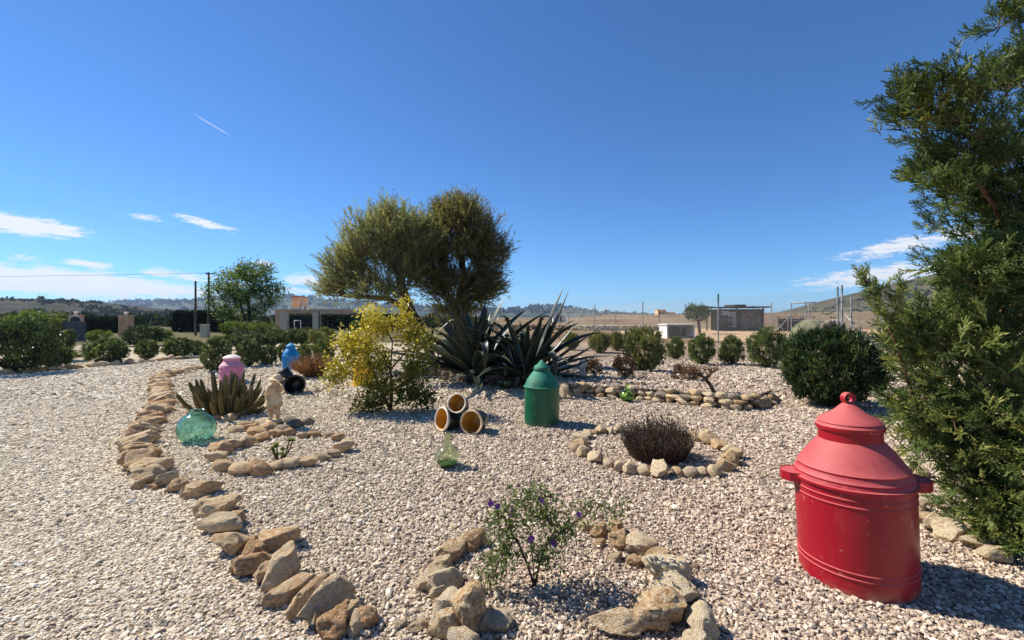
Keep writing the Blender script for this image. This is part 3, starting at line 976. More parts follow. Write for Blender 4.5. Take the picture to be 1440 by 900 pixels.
def can(name_label, mat, loc, R, zb, zs, rn, zn, zl, lid='cone', handles=True, tilt=(0, 0), rz=0.0, beads=True, knob=False, lid_mat=None):
    """body to zb, shoulder to zs, neck (radius rn) to zn, lid top at zl"""
    t = thing('lidded_can', name_label, 'metal can', loc, rz)
    t.rotation_euler = (tilt[0], tilt[1], rz)
    body = [(R * .93, 0.0), (R * .965, .006), (R * .975, .03)]
    if beads:
        for z in (.105, .135):
            body += bead(R * .975, z)
    body += [(R * .985, zb * .6)]
    if beads:
        for z in (zb - .085, zb - .05):
            body += bead(R * .985, z)
    body += [(R * .985, zb - .01), (R * 1.03, zb - .006), (R * 1.03, zb + .008), (R * .98, zb + .012)]
    MB().lathe(body, 56).build('body', mat, t, True, 40)
    dz, dr = zs - zb, R * .985 - rn
    sh = [(R * .99, zb + .011)]
    for f in (.12, .3, .5, .7, .88, 1.0):
        bulge = .05 * math.sin(f * math.pi) * R
        sh.append((R * .985 - dr * f ** 1.15 + bulge, zb + dz * f))
        if beads and f in (.12, .3):
            sh += [(sh[-1][0] + .004, sh[-1][1] + .01), (sh[-1][0] - .006, sh[-1][1] + .02)]
    MB().lathe(sh, 56).build('shoulder', mat, t, True, 40)
    MB().lathe([(rn * 1.0, zs - .012), (rn, zn - .03), (rn * 1.03, zn - .026), (rn * 1.03, zn - .016), (rn, zn - .012), (rn, zn)], 48).build('neck', mat, t, True, 40)
    rl = rn * 1.06
    H = zl - zn
    if lid == 'cone':
        lp = [(rl, zn - .02), (rl * 1.015, zn - .012), (rl * 1.015, zn + .004), (rl * .94, zn + .018), (rl * .955, zn + .024), (rl * .86, zn + .034 + H * .06), (rl * .5, zn + H * .55), (rl * .2, zn + H * .9), (rl * .1, zn + H * .98), (.0005, zn + H)]
    else:
        lp = [(rl, zn - .02), (rl * 1.02, zn - .01), (rl * 1.02, zn + .004), (rl * .9, zn + .02), (rl * .5, zn + H * .8), (.0005, zn + H)]
    ld = MB().lathe(lp, 48).build('lid', lid_mat or mat, t, True, 40)
    if knob:       # strap loop on the lid
        m = MB()
        pts = [(-.036 * math.cos(a) * 1.0, 0, zl - .012 + .03 + .034 * math.sin(a)) for a in np.linspace(-.9, math.pi + .9, 15)]
        Vv, Ff = [], []
        for (x, y, z) in pts:
            Vv += [(x, -.017, z), (x, .017, z), (x * .84, .017, zl + .018 + (z - zl - .018) * .84), (x * .84, -.017, zl + .018 + (z - zl - .018) * .84)]
        for i in range(len(pts) - 1):
            for j in range(4):
                k = (j + 1) % 4
                Ff.append((i * 4 + j, i * 4 + k, i * 4 + 4 + k, i * 4 + 4 + j))
        Ff += [(0, 1, 2, 3), tuple(len(Vv) - 4 + j for j in (3, 2, 1, 0))]
        m.add(Vv, Ff)
        o = m.build('handle', mat, ld)
        o.rotation_euler = (0, 0, .5)
    if handles:
        for sgn in (-1, 1):
            # flat strap bent into a shallow D, standing on edge
            m = MB()
            pts = [(R * .96, -.085), (R * 1.12, -.075), (R * 1.24, -.035), (R * 1.26, 0), (R * 1.24, .035), (R * 1.12, .075), (R * .96, .085)]
            Vv, Ff = [], []
            for (x, y) in pts:
                for (dx, z) in ((0, zb - .035), (.0, zb + .018), (-.007, zb + .018), (-.007, zb - .035)):
                    Vv.append(((x + dx) * sgn, y, z))
            for i in range(len(pts) - 1):
                for j in range(4):
                    k = (j + 1) % 4
                    Ff.append((i * 4 + j, i * 4 + k, i * 4 + 4 + k, i * 4 + 4 + j))
            m.add(Vv, Ff)
            # top plate of the grip
            Vv = [(x * sgn * .995, y, zb + .014) for x, y in pts]
            Vv.append((R * .95 * sgn, 0, zb + .014))
            m.add(Vv, [(i, i + 1, len(pts)) for i in range(len(pts) - 1)])
            m.build('handle', mat, t)
    return t


can('weathered red metal can with conical lid, loop handle and side grips', M['red'], (2.01, 2.575, -.008), .29, .575, .80, .155, .878, 1.015, handles=True, knob=True, tilt=(.0, math.radians(-2.2)), rz=math.radians(-22))
can('dark green metal can with a pointed lid beyond the pots', M['green'], (.42, 6.21, -.005), .25, .53, .755, .112, .775, .905, handles=False, beads=False)
p = G(409, 519.5)
can('bright blue metal can with a pointed lid by the dry brown bush', M['blue'], (p.x, p.y, 0), .228, .40, .60, .12, .66, .765, handles=False, beads=False)
can('squat pale pink metal can with flat lid behind the finger cactus', M['pink'], (-6.42, 10.1, 0), .248, .36, .485, .168, .575, .645, lid='flat', handles=False, lid_mat=M['pink_pale'])
p = G(511, 543)
can('yellow metal can mostly hidden by the yellow leaved bush', M['yellow'], (p.x, p.y, 0), .22, .46, .64, .11, .68, .8, handles=False, beads=False)

# ------------------------------------------------------------------ pots
def pot(label, loc, axis, Rm, Rb, L, roll=0.0, cat='pot', inner='pot_ochre', group=None, rim='pot_rim'):
    """axis = direction the mouth looks; loc = centre of the mouth"""
    t = thing('clay_pot', label, cat, loc, group=group)
    ax = Vector(axis).normalized()
    t.rotation_euler = ax.to_track_quat('Z', 'Y').to_euler()
    MB().lathe([(.0005, -L), (Rb * .9, -L), (Rb, -L + .012), (Rb * 1.12, -L * .75), (Rm * .98, -L * .45), (Rm * 1.02, -L * .2), (Rm * .97, -.035), (Rm * 1.0, -.03)], 40).build('body', M['pot_dark'], t, True, 40)
    MB().lathe([(Rm * 1.0, -.031), (Rm * 1.06, -.024), (Rm * 1.06, -.004), (Rm * 1.0, .003), (Rm * .9, -.002), (Rm * .89, -.012)], 40).build('rim', M[rim], t, True, 50)
    MB().lathe([(Rm * .895, -.011), (Rm * .92, -L * .3), (Rm * .86, -L * .55), (Rb * .95, -L * .85), (Rb * .7, -L + .02), (.0005, -L + .016)], 40).build('interior', M[inner], t, True, 50)
    return t


pot('dark clay pot lying on the gravel, ochre mouth turned away from the green can', (-.93, 5.78, .165), (-.72, -.66, .16), .15, .105, .3)
pot('dark clay pot with ochre inside resting on top of two others', (-.72, 5.72, .385), (-.22, -.9, .34), .122, .09, .27)
pot('dark clay pot lying on the gravel, browner mouth facing the demijohn', (-.525, 5.62, .158), (-.36, -.93, .1), .15, .115, .32, rim='cream_stone')
pot('black clay pot lying on its side behind the cream statue, mouth open', (-4.17, 8.45, .2), (.3, -.94, .12), .185, .15, .4, inner='pot_dark', rim='pot_dark')
pot('black clay pot tipped up behind the lying black pot', (-4.6, 8.75, .43), (-.55, -.25, .8), .15, .12, .34, inner='pot_dark', rim='pot_dark')

# ------------------------------------------------------------------ glass
def bottle(label, mat, loc, prof, thick=.006, tilt=(0, 0), name='glass_demijohn', dregs=None):
    t = thing(name, label, 'demijohn', loc)
    t.rotation_euler = (tilt[0], tilt[1], 0)
    inner = [(max(r - thick, .0004), z + (thick if i < 2 else 0)) for i, (r, z) in enumerate(prof)]
    full = prof + [((prof[-1][0] + inner[-1][0]) / 2, prof[-1][1] + .003)] + inner[::-1]
    MB().lathe(full, 56).build('glass_body', mat, t, True, 60)
    if dregs:
        r, z = dregs
        pr = [(.0005, prof[1][1] + thick * 1.4)] + [(a - thick * 1.25, b + thick * .4) for a, b in prof[2:] if b < z] + [(r, z), (.0005, z)]
        MB().lathe(pr, 40).build('dregs', M['bottle_green'], t, True, 40)
    return t


def sphere_prof(R, zc, flat, z0=0.0, a1=1.2, n=16):
    return [(.0005, z0), (R * .45, z0)] + [(R * math.cos(a), zc + R * flat * math.sin(a)) for a in np.linspace(-1.0, a1, n)]


bottle('round teal glass carboy with a short neck beside the drive stones', M['teal_glass'], (G(276, 621).x, G(276, 621).y, .0),
       sphere_prof(.205, .165, .93, .0, 1.1) + [(.085, .338), (.075, .352), (.075, .375), (.088, .38)], .008, (.05, .06))
bottle('clear olive glass demijohn with tall neck standing alone on the gravel', M['green_glass'], (G(629, 657).x, G(629, 657).y, 0),
       sphere_prof(.12, .108, .95, .0, 1.0) + [(.056, .22), (.04, .236), (.031, .255), (.028, .3), (.027, .325), (.034, .328), (.034, .342), (.028, .346)], .005, dregs=(.1, .052))
bottle('olive glass demijohn beside the wall below the agave', M['green_glass'], (G(711, 547).x, G(711, 547).y - .08, 0),
       sphere_prof(.165, .14, .85, .0, 1.0) + [(.075, .265), (.05, .285), (.04, .3), (.036, .34), (.036, .37), (.044, .374), (.044, .388), (.036, .392)], .007)
bottle('lime green glass demijohn against the wall under the red leaved shrub', M['lime_glass'], (G(877, 562).x, G(877, 562).y - .22, 0),
       sphere_prof(.125, .11, .85, .0, 1.0) + [(.056, .21), (.04, .225), (.03, .24), (.028, .29), (.028, .31), (.036, .314), (.036, .324), (.028, .328)], .006, dregs=(.09, .06))

# ------------------------------------------------------------------ leaf litter
rng = np.random.default_rng(19)
lm = MB()
spots = [(.35, 2.6, .5, 90), (-1.75, 6.8, .7, 110), (3.0, 3.0, .7, 120), (0, 4.2, 3.0, 120), (-2.5, 4.5, 2.2, 90), (1.6, 4.7, .5, 50)]
for (x, y, r, n) in spots:
    O = np.c_[rng.normal(x, r * .5, n), np.maximum(rng.normal(y, r * .5, n), 1.2), rng.uniform(.012, .02, n)]
    S = rng.uniform(.015, .035, n)
    lm.scatter(LEAF4, O, unit(np.c_[rng.normal(0, 1, (n, 2)), rng.normal(0, .25, n)]), unit(np.array([0, 0, 1.0]) + rng.normal(0, .25, (n, 3))), np.c_[S, S * .35, S], rng.random(n))
struct(lm.build('leaf_litter', M['leaf_dry']), 'stuff')

# ------------------------------------------------------------------ statues
def skin(name, V, E, R, mat, parent, root=0, sub=2):
    me = bpy.data.meshes.new(name)
    me.from_pydata(V, E, [])
    o = link(name, me, parent)
    md = o.modifiers.new('skin', 'SKIN')
    md.use_smooth_shade = True
    for i, r in enumerate(R):
        sv = me.skin_vertices[0].data[i]
        sv.radius = (r, r) if not isinstance(r, tuple) else r
        sv.use_root = (i == root)
    s = o.modifiers.new('sub', 'SUBSURF')
    s.levels = s.render_levels = sub
    me.materials.append(mat)
    return o


p = G(385, 601)
st = thing('garden_statue', 'cream cast stone statue of a child in hat and smock standing on stones', 'statue', (p.x, p.y, .1), math.radians(-20))
# looking along -x
V = [(0, 0, .27), (0, 0, .34), (0, 0, .41), (.0, 0, .475), (-.005, 0, .505), (-.015, 0, .545), (-.018, 0, .58),
     (0, -.04, .25), (-.015, -.042, .13), (.0, -.045, .03), (-.055, -.045, .02),
     (0, .04, .25), (.02, .042, .13), (.025, .045, .03), (-.03, .045, .02),
     (0, -.075, .46), (.02, -.12, .39), (-.06, -.085, .35), (-.085, -.06, .36),
     (0, .075, .46), (.02, .12, .39), (-.05, .09, .33), (-.075, .07, .33)]
E = [(0, 1), (1, 2), (2, 3), (3, 4), (4, 5), (5, 6), (0, 7), (7, 8), (8, 9), (9, 10), (0, 11), (11, 12), (12, 13), (13, 14), (3, 15), (15, 16), (16, 17), (17, 18), (3, 19), (19, 20), (20, 21), (21, 22)]
R = [.075, .07, .075, .06, .032, .052, .05, .05, .036, .03, .022, .05, .036, .03, .022, .035, .028, .022, .02, .035, .028, .022, .02]
skin('figure', V, E, R, M['cream_stone'], st)
MB().lathe([(.02, .43), (.075, .425), (.085, .36), (.1, .28), (.118, .2), (.108, .195), (.09, .26), (.03, .28)], 24).build('smock', M['cream_stone'], st, True, 50)
MB().lathe([(.073, .332), (.086, .325), (.09, .34), (.084, .352), (.07, .35)], 24).build('belt', M['cream_stone'], st, True, 50)
hat = MB().lathe([(.0005, .565), (.06, .567), (.095, .562), (.098, .568), (.06, .58), (.052, .61), (.035, .628), (.0005, .632)], 24, Matrix.Translation((-.012, 0, 0)) @ Matrix.Rotation(.12, 4, 'Y')).build('hat', M['cream_stone'], st, True, 50)
MB().tube([(-.066, 0, .555), (-.078, 0, .54), (-.068, 0, .528)], [.008, .011, .006], 6, caps=True).build('nose', M['cream_stone'], st, True)
MB().lathe([(.0005, -.03), (.1, -.03), (.1, 0), (.088, .012), (.0005, .014)], 20).build('plinth', M['cream_stone'], st, True, 40)

p = G(818, 531, .2)
st2 = thing('garden_statue', 'small white plaster cherub statue raising an arm beside the red shrub', 'statue', (p.x, p.y, BED + .015), math.radians(10))
V = [(0, 0, .22), (0, 0, .28), (0, 0, .34), (-.01, 0, .375), (-.02, 0, .41), (-.025, 0, .44),
     (-.03, 0, .2), (-.03, -.01, .11), (-.028, 0, .02), (.035, 0, .2), (.04, -.02, .12), (.035, .01, .02),
     (-.06, 0, .335), (-.1, -.03, .27), (-.165, -.03, .275), (.06, 0, .335), (.09, -.04, .27), (.045, -.07, .235)]
E = [(0, 1), (1, 2), (2, 3), (3, 4), (4, 5), (0, 6), (6, 7), (7, 8), (0, 9), (9, 10), (10, 11), (2, 12), (12, 13), (13, 14), (2, 15), (15, 16), (16, 17)]
R = [.056, .052, .055, .028, .045, .042, .042, .033, .027, .042, .033, .027, .03, .024, .018, .03, .024, .018]
skin('figure', V, E, R, M['white_stone'], st2)
for s in (-1, 1):
    m = MB()
    w = [(.0, .03, .3), (.05 * s, .05, .36), (.1 * s, .06, .37), (.09 * s, .055, .3), (.05 * s, .045, .23)]
    m.add(w + [(x, y + .014, z) for x, y, z in w], [(0, 1, 2, 3), (0, 3, 4), (5, 8, 7, 6), (5, 9, 8), (0, 5, 6, 1), (1, 6, 7, 2), (2, 7, 8, 3), (3, 8, 9, 4), (4, 9, 5, 0)])
    m.build('wing', M['white_stone'], st2)
MB().lathe([(.0005, -.02), (.075, -.02), (.075, .005), (.065, .012), (.0005, .014)], 20).build('plinth', M['white_stone'], st2, True, 40)

# ------------------------------------------------------------------ plants
def bush_meshes(seed, leafmat, n_clump=60, per=55, leaf_l=.07, leaf_w=.32, flat=.8, spread=.2, up=.35, open_base=.25, stem_mat='bark_dark', tpl=LEAF4, hi=.5):
    """unit bush: half width 1, height 1 above its foot -> foliage mesh, stem mesh"""
    global rng
    keep = rng
    rng = np.random.default_rng(seed)
    d = rdir(n_clump)
    lob = 1 + .09 * np.sin(d @ rng.normal(0, 3, 3)) + .07 * np.sin(d @ rng.normal(0, 5, 3))
    rad = rng.uniform(.2, 1, n_clump) ** .3 * lob
    Cc = d * rad[:, None] * np.array([.84, .84, .45])
    Cc[:, 2] += .5
    Cc[:, 2] = np.maximum(Cc[:, 2], .1)
    ctr = np.array([0, 0, .4])
    sig = rng.uniform(.6, 1.3, n_clump) * spread
    O = np.repeat(Cc, per, 0) + rng.normal(size=(n_clump * per, 3)) * np.repeat(sig, per)[:, None] * np.array([.55, .55, .34])
    O[:, 2] = np.maximum(O[:, 2], .03)
    out = unit(O - ctr)
    X = unit(out * .7 + rng.normal(0, .55, O.shape) + np.array([0, 0, up]))
    Nn = unit(out * .4 + np.array([0, 0, .7]) + rng.normal(0, .5, O.shape))
    S = rng.uniform(.65, 1.25, len(O)) * leaf_l
    ct = np.repeat(rng.normal(0, .14, n_clump), per)
    tint = np.clip(.42 + ct + rng.normal(0, .2, len(O)) + (rng.random(len(O)) < .06) * .4 * hi * 2, 0, 1)
    m = MB()
    m.scatter(tpl, O, X, Nn, np.c_[S, S * leaf_w, S], tint)
    fol = m.mesh('foliage', M[leafmat])
    m = MB()
    for i in rng.choice(n_clump, min(n_clump, 18), replace=False):
        e = Cc[i]
        b = np.array([rng.normal(0, .07), rng.normal(0, .07), -.02])
        mid = (b + e) / 2 + rng.normal(0, .05, 3)
        m.tube([b, mid, e], [.022, .014, .006], 5)
    stm = m.mesh('stem', M[stem_mat], True)
    rng = keep
    return fol, stm


BUSH = {
    'round': [bush_meshes(11 + i, 'leaf_bush', 170, 56, .095, .48, spread=.115, up=.5) for i in range(4)],
    'dark': [bush_meshes(21 + i, 'leaf_oleander', 190, 64, .07, .42, spread=.11, up=.45) for i in range(3)],
    'bright': [bush_meshes(31, 'leaf_bright', 70, 70, .09, .4, up=.5), bush_meshes(32, 'leaf_bright', 60, 70, .1, .4, up=.5)],
    'olive': [bush_meshes(41, 'leaf_olive', 130, 60, .1, .4, up=.55, spread=.15), bush_meshes(42, 'leaf_olive', 130, 60, .1, .4, up=.55, spread=.15)],
    'sage': [bush_meshes(51, 'leaf_shrub', 140, 60, .095, .4, up=.5, spread=.13), bush_meshes(52, 'leaf_shrub', 140, 60, .095, .4, up=.5, spread=.13)],
    'red': [bush_meshes(61, 'leaf_red', 34, 45, .13, .6, spread=.22, up=.4)],
    'oleander': [bush_meshes(71, 'leaf_oleander', 300, 80, .092, .22, spread=.095, up=.4)],
}
bcount = {k: 0 for k in BUSH}


def bush(px, py, wpx, top, kind, label, group=None, z=0.0, rot=None, cat='bush', name='bush'):
    p = G(px, py, z)
    d = p.y
    w = wpx / FPX * d / 2
    p.y += w * .75
    p.x *= (p.y / d) if False else 1
    h = (EYE - z) + (HOR - top) / FPX * (p.y)
    p.x = (px - 720) / FPX * p.y
    w = wpx / FPX * p.y / 2
    fol, stm = BUSH[kind][bcount[kind] % len(BUSH[kind])]
    t = thing(name, label, cat, (p.x, p.y, z), rng.uniform(0, 6.28) if rot is None else rot, group)
    bcount[kind] += 1
    for n, me in (('foliage', fol), ('stem', stm)):
        o = link(n, me, t)
        k = .86 if kind == 'round' else .95
        o.scale = (w * k, w * k, h * .95)
    return t


g1 = 'rounded bushes along the far side of the drive'
bush(20, 530, 118, 446, 'dark', 'largest dark bush, filling the near end of the row beyond the drive')
bush(66, 512, 70, 452, 'dark', 'tall dark bush directly behind the largest bush beyond the drive')
lab = 'rounded mid green bush on pinkish gravel behind the far border stones'
bush(80, 519, 48, 484, 'round', 'rounded bush tucked in front of the two tall dark bushes beyond the drive', g1)
bush(153, 514, 68, 474, 'round', 'widest rounded bush behind the far border stones, near the gate pillars')
bush(207, 507.5, 36, 477, 'round', 'narrow rounded bush on short stem just past the widest rounded bush', g1)
bush(250, 504.5, 50, 474, 'round', 'rounded bush in front of the shorter utility pole beyond the drive', g1)
bush(274, 500, 34, 478, 'round', 'smaller rounded bush ending the row beyond the drive', g1)
bush(112, 503, 30, 491, 'bright', 'tiny pale green bush low on the gravel between two rounded bushes')
bush(202, 488, 62, 455.5, 'dark', 'clipped dark dome shaped bush in front of the plain gate pillar')
bush(139, 484, 36, 463, 'bright', 'light green topped bush between the two salmon gate pillars')
bush(50, 474, 80, 434, 'bright', 'broad light green tree sized bush far behind the largest dark bush')
bush(191, 466, 20, 443, 'dark', 'small round dark bush right behind the plain gate pillar')
bush(88, 470, 24, 450, 'bright', 'light green bush beside the pillar behind the sheet gate')
bush(228, 480, 30, 462, 'bright', 'mid green bush between the dark dome and the cypress hedge')
g2 = 'rounded bushes behind the pink and blue cans'
lab = 'rounded bush with pale leaf tips in the planting behind the coloured cans'
bush(303, 525, 48, 471, 'round', 'big rounded bush right behind the pink can where the border stones end')
bush(350, 518, 43, 475, 'round', 'rounded bush next to the big one behind the pink can', g2)
bush(378, 516, 30, 484, 'round', 'small rounded bush midway between the pink and blue cans', g2)
bush(398, 510, 22, 482, 'round', 'narrow rounded bush hidden directly behind the blue can', g2)
bush(428, 512, 24, 483, 'sage', 'pale sage bush right beside the blue can')
bush(455, 509, 40, 474, 'sage', 'broad sage bush behind the dry brown bush')
bush(489, 502, 26, 470, 'sage', 'sage bush behind the yellow leaved bush')
g3 = 'clipped hedge bushes below the house'
lab = 'dark bush in the clipped hedge row below the salmon house'
for a in [(318, 493, 30, 470), (340, 491, 30, 470), (360, 490, 34, 468), (382, 489, 32, 467), (404, 488, 34, 465), (428, 487, 36, 464), (412, 476, 30, 461), (432, 475, 28, 460), (392, 477, 26, 462)]:
    bush(*a, 'round', lab if a[1] > 480 else 'dark bush in the short second hedge row close to the iron gate', g3)
bush(453, 488, 44, 459, 'olive', 'tallest olive green bush at the end of the clipped hedge row')
bush(334, 476, 54, 450, 'bright', 'bright green bush at the foot of the leafy tree')
bush(372, 475, 40, 452, 'bright', 'bright green bush between the leafy tree and the house')
bush(344, 484, 46, 463, 'dark', 'low dark dome bush in front of the leafy tree')
bush(500, 474, 22, 449, 'bright', 'green bush behind the yellow leaved bush near the house corner')
g4 = 'bushes in a row before the wire fence'
lab = 'olive green bush in the row on pale gravel before the wire fence'
bush(804, 493, 26, 466, 'olive', 'small olive bush below the agave tips before the wire fence', g4)
bush(843, 497, 36, 465, 'olive', 'wider olive bush behind the white cherub before the wire fence', g4)
bush(868, 494, 26, 465, 'olive', 'narrow olive bush partly behind the largest bush of the raised bed', g4)
bush(950, 507, 30, 472, 'sage', 'slim sage bush just behind the largest bush on the raised bed')
bush(986, 515, 42, 468, 'sage', 'rounded sage bush in line with the tallest single fence post')
bush(1028, 515, 40, 470, 'sage', 'rounded sage bush between two others near the shed')
bush(1078, 520, 60, 459, 'sage', 'large sage bush touching the dark oleander')
bush(905, 527, 68, 457, 'olive', 'largest olive bush on the raised bed, on a short thick stem', z=.12)
bush(1168, 583, 152, 457, 'oleander', 'big dense dark oleander with narrow leaves behind the red can', rot=.4)
bush(832, 529, 32, 502, 'red', 'low reddish shrub beside the white cherub', z=.2)
bush(877, 535, 36, 497, 'red', 'red leaved shrub above the lime green demijohn', z=.2)
bush(964, 541, 40, 510, 'red', 'bronze leaved succulent shrub on the bed near the wall end', z=.15)


# trees built by joining crown points to their nearest limb
def grow(trunk, crown, r0, r_min=.006, sides=6, gravity=.0, wig=.04, r_exp=.45):
    """trunk: list of node chains (lists of points); crown: (n,3) -> MB of limbs, end points, end directions"""
    P, par = [], []
    for ch in trunk:
        prev = -1
        if P and len(ch) > 1:
            a = np.array(ch[0], float)
            prev = int(np.argmin([np.linalg.norm(a - q) for q in P]))
            ch = ch[1:]
        for q in ch:
            P.append(np.array(q, float))
            par.append(prev)
            prev = len(P) - 1
    ntr = len(P)
    base = P[ntr - 1] if False else np.mean([P[i] for i in range(ntr)], 0)
    dist = np.min([np.linalg.norm(crown - q, axis=1) for q in P], 0)
    for i in np.argsort(dist):
        c = crown[i]
        A = np.array(P)
        dv = np.linalg.norm(A - c, axis=1)
        dv = dv + (A[:, 2] > c[2] + .1) * .4 * dv + (np.arange(len(A)) < 1) * 9
        j = int(np.argmin(dv))
        L = np.linalg.norm(P[j] - c)
        if L > .5:
            mid = (P[j] + c) / 2 + rng.normal(0, wig * L, 3)
            P.append(mid)
            par.append(j)
            j = len(P) - 1
        P.append(c)
        par.append(j)
    n = len(P)
    wgt = np.zeros(n)
    kids = [[] for _ in range(n)]
    for i, q in enumerate(par):
        if q >= 0:
            kids[q].append(i)
    for i in range(n - 1, -1, -1):
        wgt[i] = max(1, sum(wgt[k] for k in kids[i]))
    # a chain may link to a node that comes later; one more pass keeps it monotone
    rad = np.maximum(r_min, r0 * (wgt / wgt[0]) ** r_exp)
    m = MB()
    for i in range(n):
        q = par[i]
        if q >= 0:
            m.tube([P[q], P[i]], [min(rad[q], rad[i] * 1.6), rad[i]], sides if rad[i] > .02 else 4)
    E = np.array(P[ntr:])
    D = unit(np.array([P[i] - P[par[i]] for i in range(ntr, n)]))
    return m, E, D


def ellips(c, r, n, shell=.5):
    d = rdir(n)
    return np.array(c) + d * (rng.uniform(shell ** 3, 1, (n, 1)) ** (1 / 3)) * np.array(r)


def tamarisk(label, trunk, blobs, r0, mat, up, per, seed, bark='bark'):
    global rng
    rng = np.random.default_rng(seed)
    t = thing('tree', label, 'tree', trunk[0][0])
    b = np.array(trunk[0][0])
    crown = np.concatenate([ellips(c, np.array(r) * .86, n, .15) for c, r, n in blobs])
    cc = crown.mean(0)
    crown = cc + (crown - cc) * np.array([.93, .93, .9]) + np.array([0, 0, -.12])
    m, E, D = grow(trunk, crown, r0, wig=.06)
    m.V = [v - b for v in m.V]
    m.build('trunk', M[bark], t, True)
    # twigs, then fine strands along each twig
    k = per
    O = np.repeat(E, k, 0) + rng.normal(0, .09, (len(E) * k, 3))
    ctr = crown.mean(0) - np.array([0, 0, .9])
    X = unit(unit(O - ctr) * .6 + np.repeat(D, k, 0) * .3 + rng.normal(0, .38, O.shape) + np.array(up))
    L = rng.uniform(.25, .58, len(O))
    tw = MB()
    tw.scatter(STRIP, O - b, X, rdir(len(O)), np.c_[L, np.full(len(O), .012), L], np.full(len(O), .1))
    kk = 8
    f = rng.uniform(.1, 1, (len(O), kk))
    O2 = (O[:, None, :] + X[:, None, :] * (L[:, None] * f)[..., None]).reshape(-1, 3)
    X2 = unit(np.repeat(X, kk, 0) * .9 + rng.normal(0, .5, O2.shape))
    L2 = rng.uniform(.09, .2, len(O2))
    tint = np.clip(np.repeat(rng.normal(.45, .2, len(O)), kk) + rng.normal(0, .12, len(O2)), 0, 1)
    tw.scatter(STRIP, O2 - b, X2, rdir(len(O2)), np.c_[L2, np.full(len(O2), .017), L2], tint)
    tw.build('crown', M[mat], t)
    return t


b = (-2.15, 12.4, 0)
q = lambda px, py, d=12.4: tuple(At(px, py, d))
tamarisk('slanting feathery tree with open grey green crown leaning away from the agave',
         [[b, q(597, 474), q(577, 436), q(563, 398), q(556, 375)], [q(563, 398), q(572, 372), q(578, 345)], [q(577, 436), q(545, 420, 12.2), q(510, 417, 12.0), q(480, 415, 12.0)], [q(556, 375), q(535, 345), q(515, 320)]],
         [(q(530, 335), (1.05, 1.0, .85), 95), (q(575, 330), (.8, .9, .75), 70), (q(490, 385), (.85, .8, .5), 70), (q(545, 300), (.9, .7, .35), 36), (q(530, 412, 12.1), (.9, .6, .32), 46), (q(470, 410), (.4, .5, .3), 26), (q(560, 370), (.7, .7, .5), 40), (q(598, 335), (.6, .7, .65), 50), (q(578, 385), (.5, .6, .4), 26), (q(500, 360), (.7, .7, .5), 40)],
         .13, 'leaf_tamarisk', (-.12, 0, .75), 8, 5)
b = (-1.55, 12.9, 0)
q = lambda px, py, d=12.9: tuple(At(px, py, d))
tamarisk('dense feathery tree with dark brownish crown standing behind the agave',
         [[b, q(645, 470), q(646, 440), q(650, 410), q(652, 380)], [q(646, 440), q(625, 410), q(612, 380)], [q(650, 410), q(675, 380), q(688, 350)], [q(652, 380), q(645, 340), q(643, 310)]],
         [(q(648, 330), (1.2, 1.1, 1.1), 150), (q(640, 295), (.9, .8, .5), 70), (q(685, 355), (.65, .8, .85), 90), (q(603, 348), (.7, .8, .85), 90), (q(650, 405), (1.0, .8, .55), 90), (q(612, 395), (.6, .7, .6), 60), (q(690, 405), (.55, .6, .5), 40), (q(640, 435), (.7, .6, .35), 40)],
         .15, 'leaf_tamarisk_dark', (.05, 0, .6), 8, 6, 'bark_dark')

# the leafy tree by the house
rng = np.random.default_rng(77)
q = lambda px, py, d=37.0: tuple(At(px, py, d))
b = np.array((q(352, 460)[0], 37.0, 0))
lt = thing('tree', 'small leafy green tree with airy crown beside the utility poles', 'tree', tuple(b))
crown = np.concatenate([ellips(q(343, 400), (2.5, 2.4, 1.5), 90, .3), ellips(q(320, 420), (1.7, 2.0, 1.3), 45, .3), ellips(q(370, 412), (1.6, 2.0, 1.3), 45, .3), ellips(q(355, 380), (1.7, 1.5, .7), 36, .2), ellips(q(335, 440), (2.2, 1.8, .6), 34)])
m, E, D = grow([[tuple(b), q(352, 452), q(350, 432), q(347, 412)], [tuple(b), q(346, 452), q(338, 428)]], crown, .16)
m.V = [v - b for v in m.V]
m.build('trunk', M['bark_dark'], lt, True)
k = 30
O = np.repeat(E, k, 0) + rng.normal(0, .24, (len(E) * k, 3))
m = MB()
S = rng.uniform(.14, .28, len(O))
m.scatter(LEAF4, O - b, unit(rng.normal(0, .6, O.shape) + np.array([.5, -.2, .1])), unit(rng.normal(0, .6, O.shape) + np.array([0, 0, .6])), np.c_[S, S * .42, S], np.clip(np.repeat(rng.normal(.5, .2, len(E)), k) + rng.normal(0, .18, len(O)), 0, 1))
m.build('crown', M['leaf_tree'], lt)

# the tree by the shed
rng = np.random.default_rng(78)
q = lambda px, py, d=40.0: tuple(At(px, py, d))
b = np.array((q(984, 460)[0], 40.0, 0))
ft = thing('tree', 'small dark round crowned tree between the white hut and the shed', 'tree', tuple(b))
crown = np.concatenate([ellips(q(982, 441), (.95, .9, .62), 40, .4), ellips(q(974, 436), (.5, .5, .4), 14), ellips(q(990, 437), (.45, .5, .4), 14)])
m, E, D = grow([[tuple(b), q(983, 458), q(982, 450)]], crown, .14)
m.V = [v - b for v in m.V]
m.build('trunk', M['bark'], ft, True)
k = 60
O = np.repeat(E, k, 0) + rng.normal(0, .14, (len(E) * k, 3))
m = MB()
S = rng.uniform(.1, .2, len(O))
m.scatter(LEAF4, O - b, rdir(len(O)), rdir(len(O)), np.c_[S, S * .55, S], np.clip(np.repeat(rng.normal(.45, .2, len(E)), k) + rng.normal(0, .18, len(O)), 0, 1))
m.build('crown', M['leaf_oleander'], ft)

